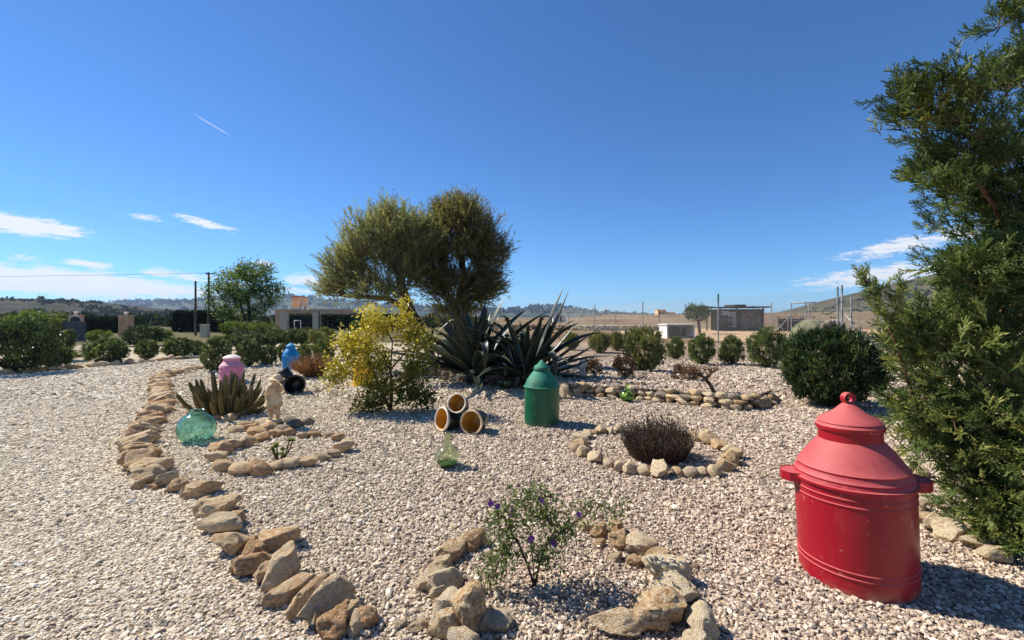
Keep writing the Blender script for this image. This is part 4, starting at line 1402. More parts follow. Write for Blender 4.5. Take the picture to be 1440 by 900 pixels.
# ------------------------------------------------------------------ juniper beside the red can
def spray_template(seed, n=11):
    """a flat-ish feathery juniper twig of length 1: axis and side twiglets, each a thin 3-sided spike"""
    r = np.random.default_rng(seed)
    spike_v = np.array([(0, .5, 0), (0, -.25, .43), (0, -.25, -.43), (1, 0, 0)])
    spike_f = np.array([(0, 1, 3), (1, 2, 3), (2, 0, 3)])
    O, X, L, T = [], [], [], []
    O.append((0, 0, 0)); X.append((1, 0, 0)); L.append(1.0); T.append(.35)
    for i in range(n):
        f = .1 + .86 * i / n
        s = 1 if i % 2 else -1
        l = (.36 * (1 - f) + .16) * r.uniform(.75, 1.25)
        a = r.uniform(0, 6.28)
        d = np.array([.8, .6 * math.cos(a), .6 * math.sin(a)])
        d /= np.linalg.norm(d)
        o = np.array([f, 0, 0])
        O.append(o); X.append(d); L.append(l); T.append(.5)
        for g in (.3, .55, .8):
            for s2 in (-1, 1):
                d2 = d + r.normal(0, .45, 3) + np.array([.2, 0, 0])
                O.append(o + d * l * g); X.append(d2 / np.linalg.norm(d2)); L.append(l * r.uniform(.28, .45)); T.append(.65)
    m = MB()
    O, X, L = np.array(O, float), np.array(X, float), np.array(L)
    w = np.full(len(L), .05)
    w[0] = .03
    m.scatter((spike_v, spike_f), O, X, np.tile([0.03, 0.02, 1.0], (len(O), 1)), np.c_[L, w, w], np.array(T))
    V = np.concatenate(m.V)
    F = np.concatenate(m.F3)
    return V, F, np.concatenate(m.T)


def juniper():
    global rng
    rng = np.random.default_rng(91)
    base = np.array((3.95, 3.3, 0.0))
    t = thing('juniper_tree', 'large feathery green juniper overhanging the stones beside the red can', 'tree', tuple(base))
    q = lambda px, py, d: tuple(At(px, py, d))
    blobs = [(q(1315, 150, 3.05), (.17, .2, .2), 16), (q(1290, 128, 3.0), (.1, .12, .12), 6), (q(1358, 165, 3.1), (.12, .2, .22), 12), (q(1358, 215, 3.1), (.2, .25, .2), 24), (q(1332, 262, 3.0), (.16, .2, .08), 9),
             (q(1425, 262, 3.15), (.2, .3, .26), 38), (q(1440, 325, 3.1), (.16, .3, .2), 22), (q(1440, 190, 3.2), (.12, .25, .2), 10),
             (q(1432, 20, 3.1), (.14, .2, .07), 8), (q(1438, 95, 3.15), (.12, .2, .13), 9),
             (q(1405, 390, 3.0), (.3, .35, .3), 44), (q(1365, 385, 2.9), (.14, .2, .12), 10),
             (q(1350, 500, 2.95), (.34, .35, .28), 42), (q(1420, 500, 3.0), (.3, .45, .4), 44), (q(1300, 470, 3.0), (.14, .15, .12), 8),
             (q(1345, 600, 2.95), (.28, .35, .28), 42), (q(1410, 640, 2.85), (.3, .35, .4), 52), (q(1435, 730, 2.75), (.22, .28, .22), 26), (q(1395, 710, 2.85), (.2, .3, .2), 20), (q(1315, 560, 3.0), (.14, .25, .14), 10),
             ((4.35, 3.45, 1.0), (.75, .85, .9), 90), ((4.2, 3.5, 2.3), (.65, .7, .8), 70), ((4.1, 3.4, 3.5), (.4, .4, .7), 34)]
    crown = np.concatenate([ellips(c, r, int(n * 1.35), .2) for c, r, n in blobs])
    crown[:, 2] = np.maximum(crown[:, 2], .12)
    trunk = [[tuple(base), (3.95, 3.3, .6), (4.0, 3.35, 1.3), (4.05, 3.35, 2.1), (4.05, 3.35, 2.9), (4.1, 3.4, 3.8)],
             [(4.0, 3.35, 1.3), (3.75, 3.25, 1.6), (3.6, 3.2, 1.95), q(1400, 290, 3.1), q(1370, 250, 3.08), q(1352, 210, 3.05)],
             [(3.95, 3.3, .6), (3.4, 3.1, .7), (3.1, 3.05, 1.0)],
             [(3.95, 3.3, .6), (3.5, 2.9, .6), (3.3, 2.8, .75)]]
    m, E, D = grow(trunk, crown, .042, .004, wig=.05, r_exp=.55)
    m.V = [v - base for v in m.V]
    m.build('trunk', M['bark_red'], t, True)
    k = 8
    O = np.repeat(E, k, 0) + rng.normal(0, .05, (len(E) * k, 3))
    axis = np.c_[np.full(len(O), base[0]), np.full(len(O), base[1]), O[:, 2]]
    out = unit(O - axis)
    X = unit(out * .5 + np.repeat(D, k, 0) * .45 + rng.normal(0, .36, O.shape) + np.array([0, 0, .5]))
    L = rng.uniform(.06, .19, len(O))
    # the thin lone shoot that stands away from the rest
    lone = np.array([q(1300, 600, 3.0), q(1283, 555, 2.98), q(1272, 520, 2.97), q(1262, 490, 2.96), q(1250, 460, 2.95), q(1240, 440, 2.95), q(1225, 410, 2.95), q(1214, 390, 2.95)])
    sh = MB()
    sh.tube(lone - base, np.linspace(.012, .004, len(lone)), 5)
    sh.tube(np.array([q(1250, 460, 2.95), q(1262, 430, 2.9), q(1270, 408, 2.9)]) - base, [.006, .004, .003], 4)
    lo = np.concatenate([lone[2:], [q(1262, 430, 2.9), q(1270, 408, 2.9)]])
    lo = np.concatenate([lo, (lo[:-1] + lo[1:]) / 2])
    lp = np.repeat(lo, 8, 0) + rng.normal(0, .018, (len(lo) * 8, 3))
    lx = unit(rng.normal(0, .5, lp.shape) + np.array([-.25, 0, .8]))
    sh.build('shoot', M['bark_red'], t, True)
    O = np.concatenate([O, lp])
    X = np.concatenate([X, lx])
    L = np.concatenate([L, rng.uniform(.07, .13, len(lp))])
    low = np.clip((1.75 - E[:, 2]) / .5, 0, 1) * .16
    tb = np.concatenate([np.repeat(rng.normal(0, .16, len(E)) + low, k), np.full(len(lp), .25)])
    m = MB()
    kind = rng.integers(0, 3, len(O))
    Nn = unit(rng.normal(0, .6, O.shape) + np.array([0, -.5, .5]))
    for s in range(3):
        V, F, T = spray_template(300 + s)
        i = kind == s
        c = i.sum()
        m.scatter((V, F), O[i] - base, X[i], Nn[i], L[i], 0.0)
        m.T[-1] = np.clip(np.tile(T, c) - .12 + np.repeat(tb[i] + rng.normal(0, .1, c), len(V)), 0, 1)
    o = m.build('crown', M['leaf_juniper'], t)
    print('juniper tris', len(o.data.polygons))


juniper()

# ------------------------------------------------------------------ agaves
def agave_leaf(L, w, el, bend, kink=None, twist=0.0, n=16):
    """channelled, tapering leaf leaving the rosette at elevation el, bending by `bend` radians over its length"""
    P = [np.zeros(3)]
    ang = el
    for i in range(n):
        t = (i + .5) / n
        P.append(P[-1] + np.array([math.cos(ang), 0, math.sin(ang)]) * L / n)
        ang -= bend / n * (.35 + 1.3 * t)
        if kink and abs(t - kink[0]) < 1.6 / n:
            ang -= kink[1] / 3.2
    P = np.array(P)
    P[:, 2] = np.maximum(P[:, 2], .03)
    V, T = [], []
    prof = [(-1, .55, .95), (-.93, .5, .95), (-.55, .12, .4), (0, -.08, .3), (.55, .12, .4), (.93, .5, .95), (1, .55, .95), (.5, -.22, .2), (0, -.42, .15), (-.5, -.22, .2)]
    for i in range(n + 1):
        t = i / n
        ww = w * (.62 + .75 * t * (1 - t) * 1.6) * (1 - t ** 3.2) * (1 if t < .98 else .2) + .003
        tg = P[min(i + 1, n)] - P[max(i - 1, 0)]
        tg /= np.linalg.norm(tg)
        nr = np.array([-tg[2], 0, tg[0]])
        sd = np.array([0, 1.0, 0])
        a = twist * t
        sd2 = sd * math.cos(a) + nr * math.sin(a)
        nr2 = nr * math.cos(a) - sd * math.sin(a)
        for (s, h, tn) in prof:
            V.append(P[i] + sd2 * s * ww + nr2 * h * ww * (.75 - .3 * t))
            T.append(tn)
    k = len(prof)
    F = [(i * k + j, i * k + (j + 1) % k, (i + 1) * k + (j + 1) % k, (i + 1) * k + j) for i in range(n) for j in range(k)]
    m = MB()
    m.add(V, F, np.array(T))
    return m


def agave(label, loc, n, L0, seed, kinks, extra=()):
    r = np.random.default_rng(seed)
    t = thing('agave', label, 'agave', loc)
    jobs = []
    for i in range(n):
        f = i / (n - 1)
        az = i * 2.39996 + r.normal(0, .15)
        el = math.radians(10 + 74 * f ** .68 + r.normal(0, 5))
        L = L0 * (1 - .25 * f) * r.uniform(.82, 1.1)
        bend = r.uniform(.4, 1.35) * (1.1 - .45 * f)
        kk = (r.uniform(.55, .75), r.uniform(1.6, 2.4)) if r.random() < kinks and f > .35 else None
        jobs.append((az, el, L, .1 * r.uniform(.8, 1.15) * (L0 / 1.9), bend, kk, r.normal(0, .3)))
    jobs += list(extra)
    for (az, el, L, w, bend, kk, tw) in jobs:
        o = agave_leaf(L, w, el, bend, kk, tw).build('leaf', M['agave'], t, True, 60)
        o.rotation_euler = (0, 0, az)
        o.location = (.1 * math.cos(az), .1 * math.sin(az), .02)
    MB().lathe([(.0005, -.1), (.2, -.1), (.22, .1), (.14, .3), (.0005, .4)], 14).build('heart', M['agave'], t, True)
    return t


p = G(668, 530, .2)
agave('large dark agave with spreading arched leaves in front of the dense tree', (p.x, p.y + .2, .18), 52, 2.3, 5, .3,
      [(math.radians(178), .75, 2.2, .11, 1.1, None, 0), (math.radians(170), .5, 2.4, .11, .9, None, .1), (math.radians(186), .95, 2.2, .11, 1.5, None, 0), (math.radians(194), .35, 2.2, .11, .5, None, .1), (math.radians(160), .85, 2.2, .1, 1.2, None, 0), (math.radians(200), .3, 1.7, .1, .5, None, 0), (math.radians(60), 1.35, 1.75, .11, .15, (.72, 2.6), 0), (math.radians(-60), 1.42, 1.8, .12, .1, (.75, 2.7), 0), (math.radians(190), .62, 1.5, .12, .3, (.55, 2.2), .1), (math.radians(100), 1.3, 1.7, .1, .3, (.7, 2.4), 0)])
p = G(740, 534, .2)
agave('large dark agave with two tall upright pointed leaves behind the green can', (p.x, p.y + .25, .18), 44, 1.9, 9, .3,
      [(math.radians(20), 1.22, 2.15, .13, .1, None, 0), (math.radians(5), 1.12, 2.1, .13, -.1, None, 0), (math.radians(0), .62, 1.9, .1, -.05, None, 0), (math.radians(-8), .42, 1.75, .11, -.25, None, .1), (math.radians(-15), .25, 1.6, .11, -.3, None, 0), (math.radians(8), .8, 1.75, .09, -.2, None, 0), (math.radians(-30), 1.38, 1.75, .12, .1, (.78, 2.7), 0), (math.radians(200), 1.35, 1.75, .11, .1, (.76, 2.7), 0)])

# ------------------------------------------------------------------ finger cactus
def finger_cactus():
    r = np.random.default_rng(15)
    p = G(314, 585)
    t = thing('finger_cactus', 'many stemmed green finger cactus behind the teal carboy', 'cactus', (p.x, p.y + .1, 0))
    for i in range(58):
        f = (i / 57) ** .7
        az = i * 2.39996
        rad = .06 + .27 * f
        lean = .12 + 1.15 * f * r.uniform(.4, 1.2)
        L = r.uniform(.34, .66) * (1.08 - .12 * f)
        P = [np.array([rad * math.cos(az), rad * math.sin(az) * .8, 0.0])]
        a = lean
        for k in range(9):
            dv = np.array([math.sin(a) * math.cos(az), math.sin(a) * math.sin(az) * .85, math.cos(a)])
            P.append(P[-1] + dv * L / 9)
            a *= .9
        P = np.array(P)
        n, ring = 15, 10
        V, T = [], []
        for s in range(n):
            u = s / (n - 1)
            x = u * 9
            j = min(int(x), 8)
            c = P[j] + (P[j + 1] - P[j]) * (x - j)
            tg = unit(P[min(j + 1, 9)] - P[max(j - 1, 0)])
            sd = unit(np.cross(tg, [0.3, .2, .9]))
            up = np.cross(sd, tg)
            R = .027 * (1 - .2 * u) * math.sqrt(max(0.02, 1 - max(0, (u - .8) / .2) ** 2)) * (1 + .1 * (s % 2))
            for q in range(ring):
                b = 2 * math.pi * q / ring
                rr = R * (1.2 if q % 2 else .78)
                V.append(c + rr * (math.cos(b) * sd + math.sin(b) * up))
                T.append((.95 if s % 2 else .72) if q % 2 else .25)
        V.append(P[-1]); T.append(.5)
        F = [(s * ring + q, s * ring + (q + 1) % ring, (s + 1) * ring + (q + 1) % ring, (s + 1) * ring + q) for s in range(n - 1) for q in range(ring)]
        F += [((n - 1) * ring + q, (n - 1) * ring + (q + 1) % ring, len(V) - 1) for q in range(ring)]
        m = MB()
        m.add(V, F, np.array(T))
        m.build('cactus_stem', M['cactus'], t, True, 50)


finger_cactus()

# ------------------------------------------------------------------ yellow bush, lavender, flowering shrub, dry bush, succulents
def cluster_bush(label, loc, trunk, blobs, r0, leafmat, per, leaf_l, leaf_w, sig, seed, tint_fn, bark='bark', name='bush', up=.3, tpl=LEAF4, droop=0.0, cat='bush'):
    global rng
    rng = np.random.default_rng(seed)
    b = np.array(loc, float)
    t = thing(name, label, cat, tuple(b))
    crown = np.concatenate([ellips(c, r, n, .25) for c, r, n in blobs])
    m, E, D = grow(trunk, crown, r0, .0025, wig=.08)
    m.V = [v - b for v in m.V]
    m.build('stem', M[bark], t, True)
    O = np.repeat(E, per, 0) + rng.normal(0, sig, (len(E) * per, 3))
    X = unit(np.repeat(D, per, 0) * .4 + rng.normal(0, .6, O.shape) + np.array([0, 0, up - droop]))
    S = rng.uniform(.6, 1.25, len(O)) * leaf_l
    m = MB()
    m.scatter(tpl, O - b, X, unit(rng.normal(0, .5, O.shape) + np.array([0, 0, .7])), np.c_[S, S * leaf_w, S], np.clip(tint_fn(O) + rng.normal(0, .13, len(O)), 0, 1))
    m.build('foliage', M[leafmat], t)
    return t, E


base = tuple(G(549, 578))
q = lambda px, py, d=6.9: tuple(At(px, py, d))
blobs = [(q(500, 482), (.3, .3, .2), 20), (q(480, 525), (.22, .3, .14), 14), (q(535, 460), (.25, .3, .18), 16), (q(568, 450), (.12, .2, .14), 7), (q(520, 505), (.35, .4, .25), 24), (q(585, 480), (.22, .3, .16), 14), (q(585, 515), (.26, .3, .22), 18),
         (q(555, 545), (.45, .4, .24), 36), (q(520, 570), (.22, .25, .09), 14), (q(590, 560), (.22, .3, .12), 12), (q(568, 430), (.05, .1, .06), 2), (q(520, 440), (.12, .2, .08), 6)]
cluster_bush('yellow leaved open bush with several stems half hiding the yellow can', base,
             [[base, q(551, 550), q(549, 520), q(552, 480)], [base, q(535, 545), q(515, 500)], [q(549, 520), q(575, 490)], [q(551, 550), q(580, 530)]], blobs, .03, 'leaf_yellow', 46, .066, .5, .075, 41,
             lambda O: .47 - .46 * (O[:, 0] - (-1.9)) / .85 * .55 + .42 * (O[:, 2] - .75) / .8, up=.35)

# lavender: many stiff stems
rng = np.random.default_rng(52)
p = G(924, 645)
lv = thing('lavender_bush', 'dry dark brown lavender bush of stiff stems inside the small stone ring', 'lavender', (p.x, p.y, 0))
n = 1500
az = rng.uniform(0, 6.283, n)
rr = np.sqrt(rng.random(n))
lump = .5 + .5 * np.sin(az * 7 + rr * 5)
X = unit(np.c_[np.cos(az) * rr * .52, np.sin(az) * rr * .5, .5 + .75 * (1 - rr * .5)])
O = np.c_[np.cos(az) * rr * .26, np.sin(az) * rr * .24, np.zeros(n)]
L = rng.uniform(.26, .46, n) * (1.05 - .42 * rr ** 2) * (.86 + .26 * lump)
m = MB()
m.scatter(STRIP, O, X, rdir(n), np.c_[L, np.full(n, .004), L], rng.random(n) * .5)
m.build('stem', M['leaf_dry'], lv)
kk = 12
f = rng.uniform(.12, 1.0, (n, kk))
O2 = (O[:, None] + X[:, None] * (L[:, None] * f)[..., None]).reshape(-1, 3)
X2 = unit(np.repeat(X, kk, 0) + rng.normal(0, .4, O2.shape))
S = rng.uniform(.02, .045, len(O2))
m = MB()
m.scatter(LEAF2, O2, X2, rdir(len(O2)), np.c_[S, S * .22, S], np.clip(np.repeat(rng.normal(.4, .25, n), kk), 0, 1))
m.build('foliage', M['leaf_lavender'], lv)

# flowering shrub in the near ring
base = tuple(G(752, 826))
q = lambda px, py, d=2.46: tuple(At(px, py, d))
blobs = [(q(735, 722), (.17, .17, .1), 24), (q(700, 735), (.1, .14, .1), 12), (q(790, 735), (.13, .15, .1), 16), (q(755, 700), (.14, .12, .06), 12), (q(830, 715, 2.5), (.08, .1, .05), 8), (q(870, 718, 2.55), (.06, .06, .03), 4), (q(700, 790, 2.4), (.08, .1, .1), 10), (q(770, 770), (.12, .12, .08), 12), (q(725, 770), (.1, .1, .08), 10), (q(682, 815, 2.4), (.03, .05, .05), 4)]
sh, E = cluster_bush('sparse woody shrub with purple flowers inside the large stone ring', base,
                     [[base, q(750, 800), q(748, 775), q(746, 750)], [base, q(757, 800), q(765, 770), q(782, 745)], [base, q(742, 795), q(730, 765), q(712, 740)], [q(765, 770), q(800, 740), q(830, 720, 2.5)]],
                     blobs, .011, 'leaf_shrub', 12, .044, .34, .03, 61, lambda O: .5 + 0 * O[:, 0], name='flowering_shrub', up=.15, droop=.2, cat='shrub')
b = np.array(base)
for k, (px, py) in enumerate([(700, 712), (721, 716), (720, 722), (762, 703), (748, 757), (776, 762), (780, 765), (745, 760), (690, 708), (814, 724)]):
    c = np.array(At(px, py, 2.4)) - b
    m = MB()
    a = np.arange(5) * 1.2566 + rng.uniform(0, 1)
    nrm = unit(np.array([rng.normal(0, .3), -.8, .4]))
    u = unit(np.cross(nrm, [0, 0, 1.0]))
    v = np.cross(nrm, u)
    for dep in (0, .004):
        X = np.cos(a + dep * 150)[:, None] * u + np.sin(a + dep * 150)[:, None] * v + nrm * .25
        m.scatter(LEAF4, np.tile(c + nrm * dep, (5, 1)), X, np.tile(nrm, (5, 1)), np.c_[np.full(5, .019), np.full(5, .017), np.full(5, .02)], rng.random(5))
    m.build('flower', M['petal'], sh)

# dry brown bush by the blue can
rng = np.random.default_rng(71)
p = G(440, 531)
db = thing('dry_bush', 'dry reddish brown twiggy bush next to the blue can', 'bush', (p.x, p.y, 0))
n = 700
az = rng.uniform(0, 6.283, n)
rr = np.sqrt(rng.random(n))
X = unit(np.c_[np.cos(az) * rr, np.sin(az) * rr, .35 + 1.0 * (1 - rr * .6)])
L = rng.uniform(.35, .62, n)
O = np.c_[np.cos(az) * rr * .12, np.sin(az) * rr * .12, np.zeros(n)]
m = MB()
m.scatter(STRIP, O, X, rdir(n), np.c_[L, np.full(n, .01), L], rng.random(n))
m.build('stem', M['leaf_dry'], db)
kk = 8
f = rng.uniform(.4, 1.0, (n, kk))
O2 = (O[:, None] + X[:, None] * (L[:, None] * f)[..., None]).reshape(-1, 3)
m = MB()
S = rng.uniform(.05, .1, len(O2))
m.scatter(LEAF2, O2, unit(np.repeat(X, kk, 0) + rng.normal(0, .6, O2.shape)), rdir(len(O2)), np.c_[S, S * .18, S], rng.random(len(O2)))
m.build('foliage', M['leaf_dry'], db)

# tiny succulent with two rosettes
rng = np.random.default_rng(81)
p = G(392, 648)
ts = thing('succulent', 'tiny yellow green succulent with rosettes inside the tan stone ring', 'succulent', (p.x, p.y, 0))
heads = [(-.05, 0, .13), (.03, .04, .1), (.1, .02, .2), (0, -.04, .07), (.07, -.05, .08), (.12, .05, .19), (-.08, .03, .1), (-.03, .02, .15)]
m = MB()
for h in heads:
    m.tube([(h[0] * .3, h[1] * .3, 0), (h[0] * .8, h[1] * .8, h[2] * .6), h], [.009, .008, .006], 5)
m.build('stem', M['bark'], ts, True)
m = MB()
for h in heads:
    d = rdir(34)
    d[:, 2] = np.abs(d[:, 2]) * .9 + .1
    m.scatter(LEAF4, np.tile(np.array(h), (34, 1)), unit(d), np.tile([0, 0, 1.0], (34, 1)) + rng.normal(0, .2, (34, 3)), np.c_[rng.uniform(.03, .055, 34), np.full(34, .018), np.full(34, .04)], rng.uniform(.3, 1, 34))
m.build('foliage', M['leaf_bright'], ts)

# bonsai-like bare-stemmed succulent at the end of the wall
base = tuple(G(1006, 556, .15))
q = lambda px, py, d=None: tuple(At(px, py, base[1]))
cluster_bush('small crooked succulent with bare curved trunk at the wall end', base, [[base, q(1000, 543), q(992, 533), q(985, 527)], [q(992, 533), q(1000, 525), q(1006, 520)], [q(985, 527), q(970, 525)]],
             [(q(984, 521), (.16, .2, .05), 10), (q(1002, 520), (.1, .12, .04), 6), (q(972, 525), (.1, .1, .04), 5)], .035, 'leaf_red', 14, .045, .6, .05, 83, lambda O: .65 + 0 * O[:, 0], name='succulent', cat='succulent')

# ------------------------------------------------------------------ fence
def post_at(px, top, d, w, parent, mat='steel', zt=None):
    x = (px - 720) / FPX * d
    z = EYE + (HOR - top) / FPX * d
    return MB().tube([(x, d, -.05), (x, d, z)], [w / 2, w / 2], 8, caps=True).build('post', M[mat], parent, True, 40), x, z


def netting(pts, h, cell, r, z0=.1):
    """chain-link: crossing diagonal wires between posts, plus line wires"""
    m = MB()
    for (x0, y0), (x1, y1) in zip(pts[:-1], pts[1:]):
        L = math.hypot(x1 - x0, y1 - y0)
        ux, uy = (x1 - x0) / L, (y1 - y0) / L
        for s in (-1, 1):
            k = -h if s > 0 else 0.0
            a = np.arange(-h, L + h, cell)
            for st in a:
                # from (st, z0) rising h over run h
                t0, t1 = (st, st + h) if s > 0 else (st + h, st)
                za, zb_ = z0, z0 + h
                lo, hi = min(t0, t1), max(t0, t1)
                c0, c1 = max(lo, 0), min(hi, L)
                if c1 <= c0:
                    continue
                f = lambda t: za + (t - t0) / (t1 - t0) * h
                p0 = (x0 + ux * c0, y0 + uy * c0, f(c0))
                p1 = (x0 + ux * c1, y0 + uy * c1, f(c1))
                m.tube([p0, p1], [r, r], 3)
        for z in (z0, z0 + h * .5, z0 + h):
            m.tube([(x0, y0, z), (x1, y1, z)], [r * 1.6, r * 1.6], 3)
    return m


fence = thing('wire_fence', 'tall chain link fence on thin steel posts running past the sage bushes', 'fence', (0, 0, 0))
F1 = [(1178, 403, 18.7, .07), (1010, 414, 25.8, .08), (904, 424, 35, .09), (836.5, 428, 45, .09), (790, 432, 55, .09)]
pts = []
for (px, top, d, w) in F1:
    o, x, z = post_at(px, top, d, w, fence)
    pts.append((x, d))
x10, d10 = pts[1]
MB().tube([(x10, d10, 2.35), (x10, d10, 2.87)], [.048, .048], 8, caps=True).build('post_sleeve', M['green_post'], fence, True, 40)
nt = netting([(17.2, 9.5)] + pts, 2.5, .16, .0022)
nt.build('wire_mesh', M['steel'], fence)
o, x, z = post_at(1184, 401, 18.3, .08, fence)
post_at(1197, 415, 18.0, .06, fence)
MB().tube([(x + .05, 18.2, 1.6), (x + .9, 17.2, .0)], [.025, .025], 6, caps=True).build('brace', M['steel'], fence, True)

fence2 = thing('wire_fence', 'lower chain link enclosure fence with diagonal braces beside the shed', 'fence', (0, 0, 0))
P2 = [(1085, 426, 34, .08), (1113, 426, 34.5, .08), (1133, 424, 34, .09), (1137, 427, 33.5, .08), (1197, 415, 31, .09), (1238, 417, 30, .08), (1330, 410, 29, .08)]
pts2 = []
for (px, top, d, w) in P2:
    o, x, z = post_at(px, top, d, w, fence2)
    pts2.append((x, d))
MB().tube([(pts2[1][0] - .05, 34.5, 2.6), (pts2[3][0] + .6, 33.5, 2.6)], [.05, .05], 6, caps=True).build('top_rail', M['steel'], fence2, True)
for i, sx in ((1, -1.6), (4, -1.5), (0, 1.3)):
    x, d = pts2[i]
    MB().tube([(x, d, 1.7), (x + sx, d, 0)], [.03, .03], 6, caps=True).build('brace', M['steel'], fence2, True)
netting([(16.4, 36)] + pts2, 2.0, .16, .0026).build('wire_mesh', M['steel'], fence2)
fence3 = thing('post_fence', 'short far posts with wires along the edge of the brown field', 'fence', (0, 0, 0))
P3 = [(866, 436, 62, .1), (927, 435, 60, .12), (1060, 430, 52, .12), (1067, 431, 52, .1), (800, 437, 64, .1)]
for (px, top, d, w) in P3:
    post_at(px, top, d, w, fence3, 'wood')
for z in (.7, 1.3, 1.9):
    MB().tube([((800 - 720) / FPX * 64, 64, z), ((866 - 720) / FPX * 62, 62, z), ((927 - 720) / FPX * 60, 60, z), ((1060 - 720) / FPX * 52, 52, z)], .006, 3).build('wire', M['steel'], fence3)

# ------------------------------------------------------------------ field wall, terraces
def rubble(name, label, path, h, s, mat, wpad=.3, cat='stone wall'):
    m = MB()
    lay = max(1, int(h / (s * .6)))
    for c in range(lay):
        for (x, y, hd) in walk(path, s * .8):
            V, F = ROCKS_LO[random.randrange(8)]
            sc = np.array([s * random.uniform(.5, .75), s * random.uniform(.4, .6), s * random.uniform(.32, .5)])
            a = hd + random.uniform(-.5, .5)
            W = V * sc
            W = np.c_[W[:, 0] * math.cos(a) - W[:, 1] * math.sin(a), W[:, 0] * math.sin(a) + W[:, 1] * math.cos(a), W[:, 2]]
            m.add(W + np.array([x + random.uniform(-.1, .1) * wpad, y + random.uniform(-1, 1) * wpad * .4, c * s * .6 + s * .25]), F, random.random())
    t = thing(name, label, cat)
    o = struct(m.build('stonework', M[mat], t), 'stuff')
    return t


rubble('field_wall', 'low rubble wall along the brown field behind the fence', [(-4, 58), (4, 53), (9, 49.5), (15, 49), (20, 48.5)], .75, .34, 'rock_far')
rubble('terrace_wall', 'rough pale terrace wall on the slope beyond the oleander', [(19, 26.5), (23, 27), (30, 26)], .6, .34, 'rock_far')
rubble('terrace_wall', 'nearer row of pale rubble beside the oleander and juniper', [(12.2, 14.6), (14.0, 15.2), (17, 15)], .5, .3, 'rock_far')
rubble('terrace_wall', 'middle row of pale rubble between the two other rubble rows', [(15.6, 20), (18.5, 20.6), (23, 20)], .5, .3, 'rock_far')

# ------------------------------------------------------------------ shed, hut, dome
def shed():
    d = 49.0
    X = lambda px: (px - 720) / FPX * d
    t = thing('shed', 'dark tumbledown timber shed with flat sheet roof and mixed boards', 'shed', (X(1040), d, 0))
    bx = X(1040)
    x0, x1 = X(1004) - bx, X(1074) - bx
    MB().box(((x0 + x1) / 2 + .5, 1.6, 1.2), (x1 - x0 - 1.0, 2.8, 2.4)).build('wall', M['wood_dark'], t)
    MB().box((x0 + .3, 1.5, 2.6), (3.9, 4.0, .1)).build('roof', M['roof_sheet'], t)
    MB().box((x1 - 1.2, 1.5, 2.62), (3.4, 4.2, .14)).build('roof', M['roof_sheet'], t)
    MB().box((x1 - 2.7, 1.0, 2.8), (1.2, 2.5, .2)).build('roof', M['roof_sheet'], t)
    for x in (x0 - .9, x0 + .6, x0 + 2.4, x1 - .2):
        MB().box((x, -.25, 1.28), (.13, .13, 2.55)).build('post', M['wood'], t)
    for k in range(5):
        MB().box((x0 + 2.05 + (k % 2) * .1, .12, .5 + k * .36), (1.0, .05, .3), 0).build('board', M['wood_pale'], t)
    MB().box((x0 + 1.25, .14, 1.95), (.9, .05, .5)).build('board', M['wood_pale'], t)
    for k in range(7):
        MB().box((x0 + 3.2 + k * .33, .12, 1.15), (.3, .05, 2.1 + random.uniform(-.2, .2))).build('board', M['wood'], t)
    pl = thing('pallet', 'dark wooden pallet leaning upright against the shed', 'pallet', (bx + x0 + .9, d - .5, 0))
    for k in range(9):
        MB().box((-.85 + k * .21, 0, .8), (.13, .03, 1.6)).build('slat', M['wood_dark'], pl)
    for z in (.15, .8, 1.45):
        MB().box((0, .07, z), (1.85, .1, .11)).build('bearer', M['wood_dark'], pl)
    # tank beside the shed
    tk = thing('wire_pen', 'low grey mesh pen standing right beside the dark shed', 'pen', (X(1085), 44, 0))
    for x in (-1.3, 0, 1.3):
        for y in (0, 1.6):
            MB().box((x, y, .75), (.08, .08, 1.5)).build('post', M['wood'], tk)
    MB().box((0, .8, 1.53), (2.9, 1.9, .06)).build('roof', M['roof_sheet'], tk)
    netting([(-1.3, 0), (1.3, 0)], 1.3, .12, .003, .08).build('wire_mesh', M['steel'], tk)
    MB().box((0, 1.62, .7), (2.6, .04, 1.3)).build('back_panel', M['wood_dark'], tk)


shed()
d = 31.5
X = lambda px: (px - 720) / FPX * d
ht = thing('hut', 'low whitewashed hut with two dark openings behind the bushes', 'hut', (X(957), d, 0), .08)
m = MB()
MB().box((-.98, .6, .46), (.1, 1.3, .95)).build('side_wall', M['whitewash'], ht)
MB().box((.98, .6, .46), (.1, 1.3, .95)).build('side_wall', M['whitewash'], ht)
MB().box((0, 1.22, .46), (1.86, .08, .94)).build('back_wall', M['whitewash'], ht)
MB().box((0, .05, .44), (.14, .1, .9)).build('pillar', M['wood'], ht)
MB().box((0, .0, .86), (1.86, .12, .1)).build('lintel', M['wood'], ht)
MB().box((0, .0, .06), (1.86, .12, .16)).build('sill', M['wood'], ht)
MB().box((0, 1.1, .46), (1.84, .08, .9)).build('shade_panel', M['dark'], ht)  # added dark panel, its colour stands for the shade inside the openings
MB().box((0, .6, .97), (2.2, 1.55, .08)).build('roof', M['whitewash'], ht)

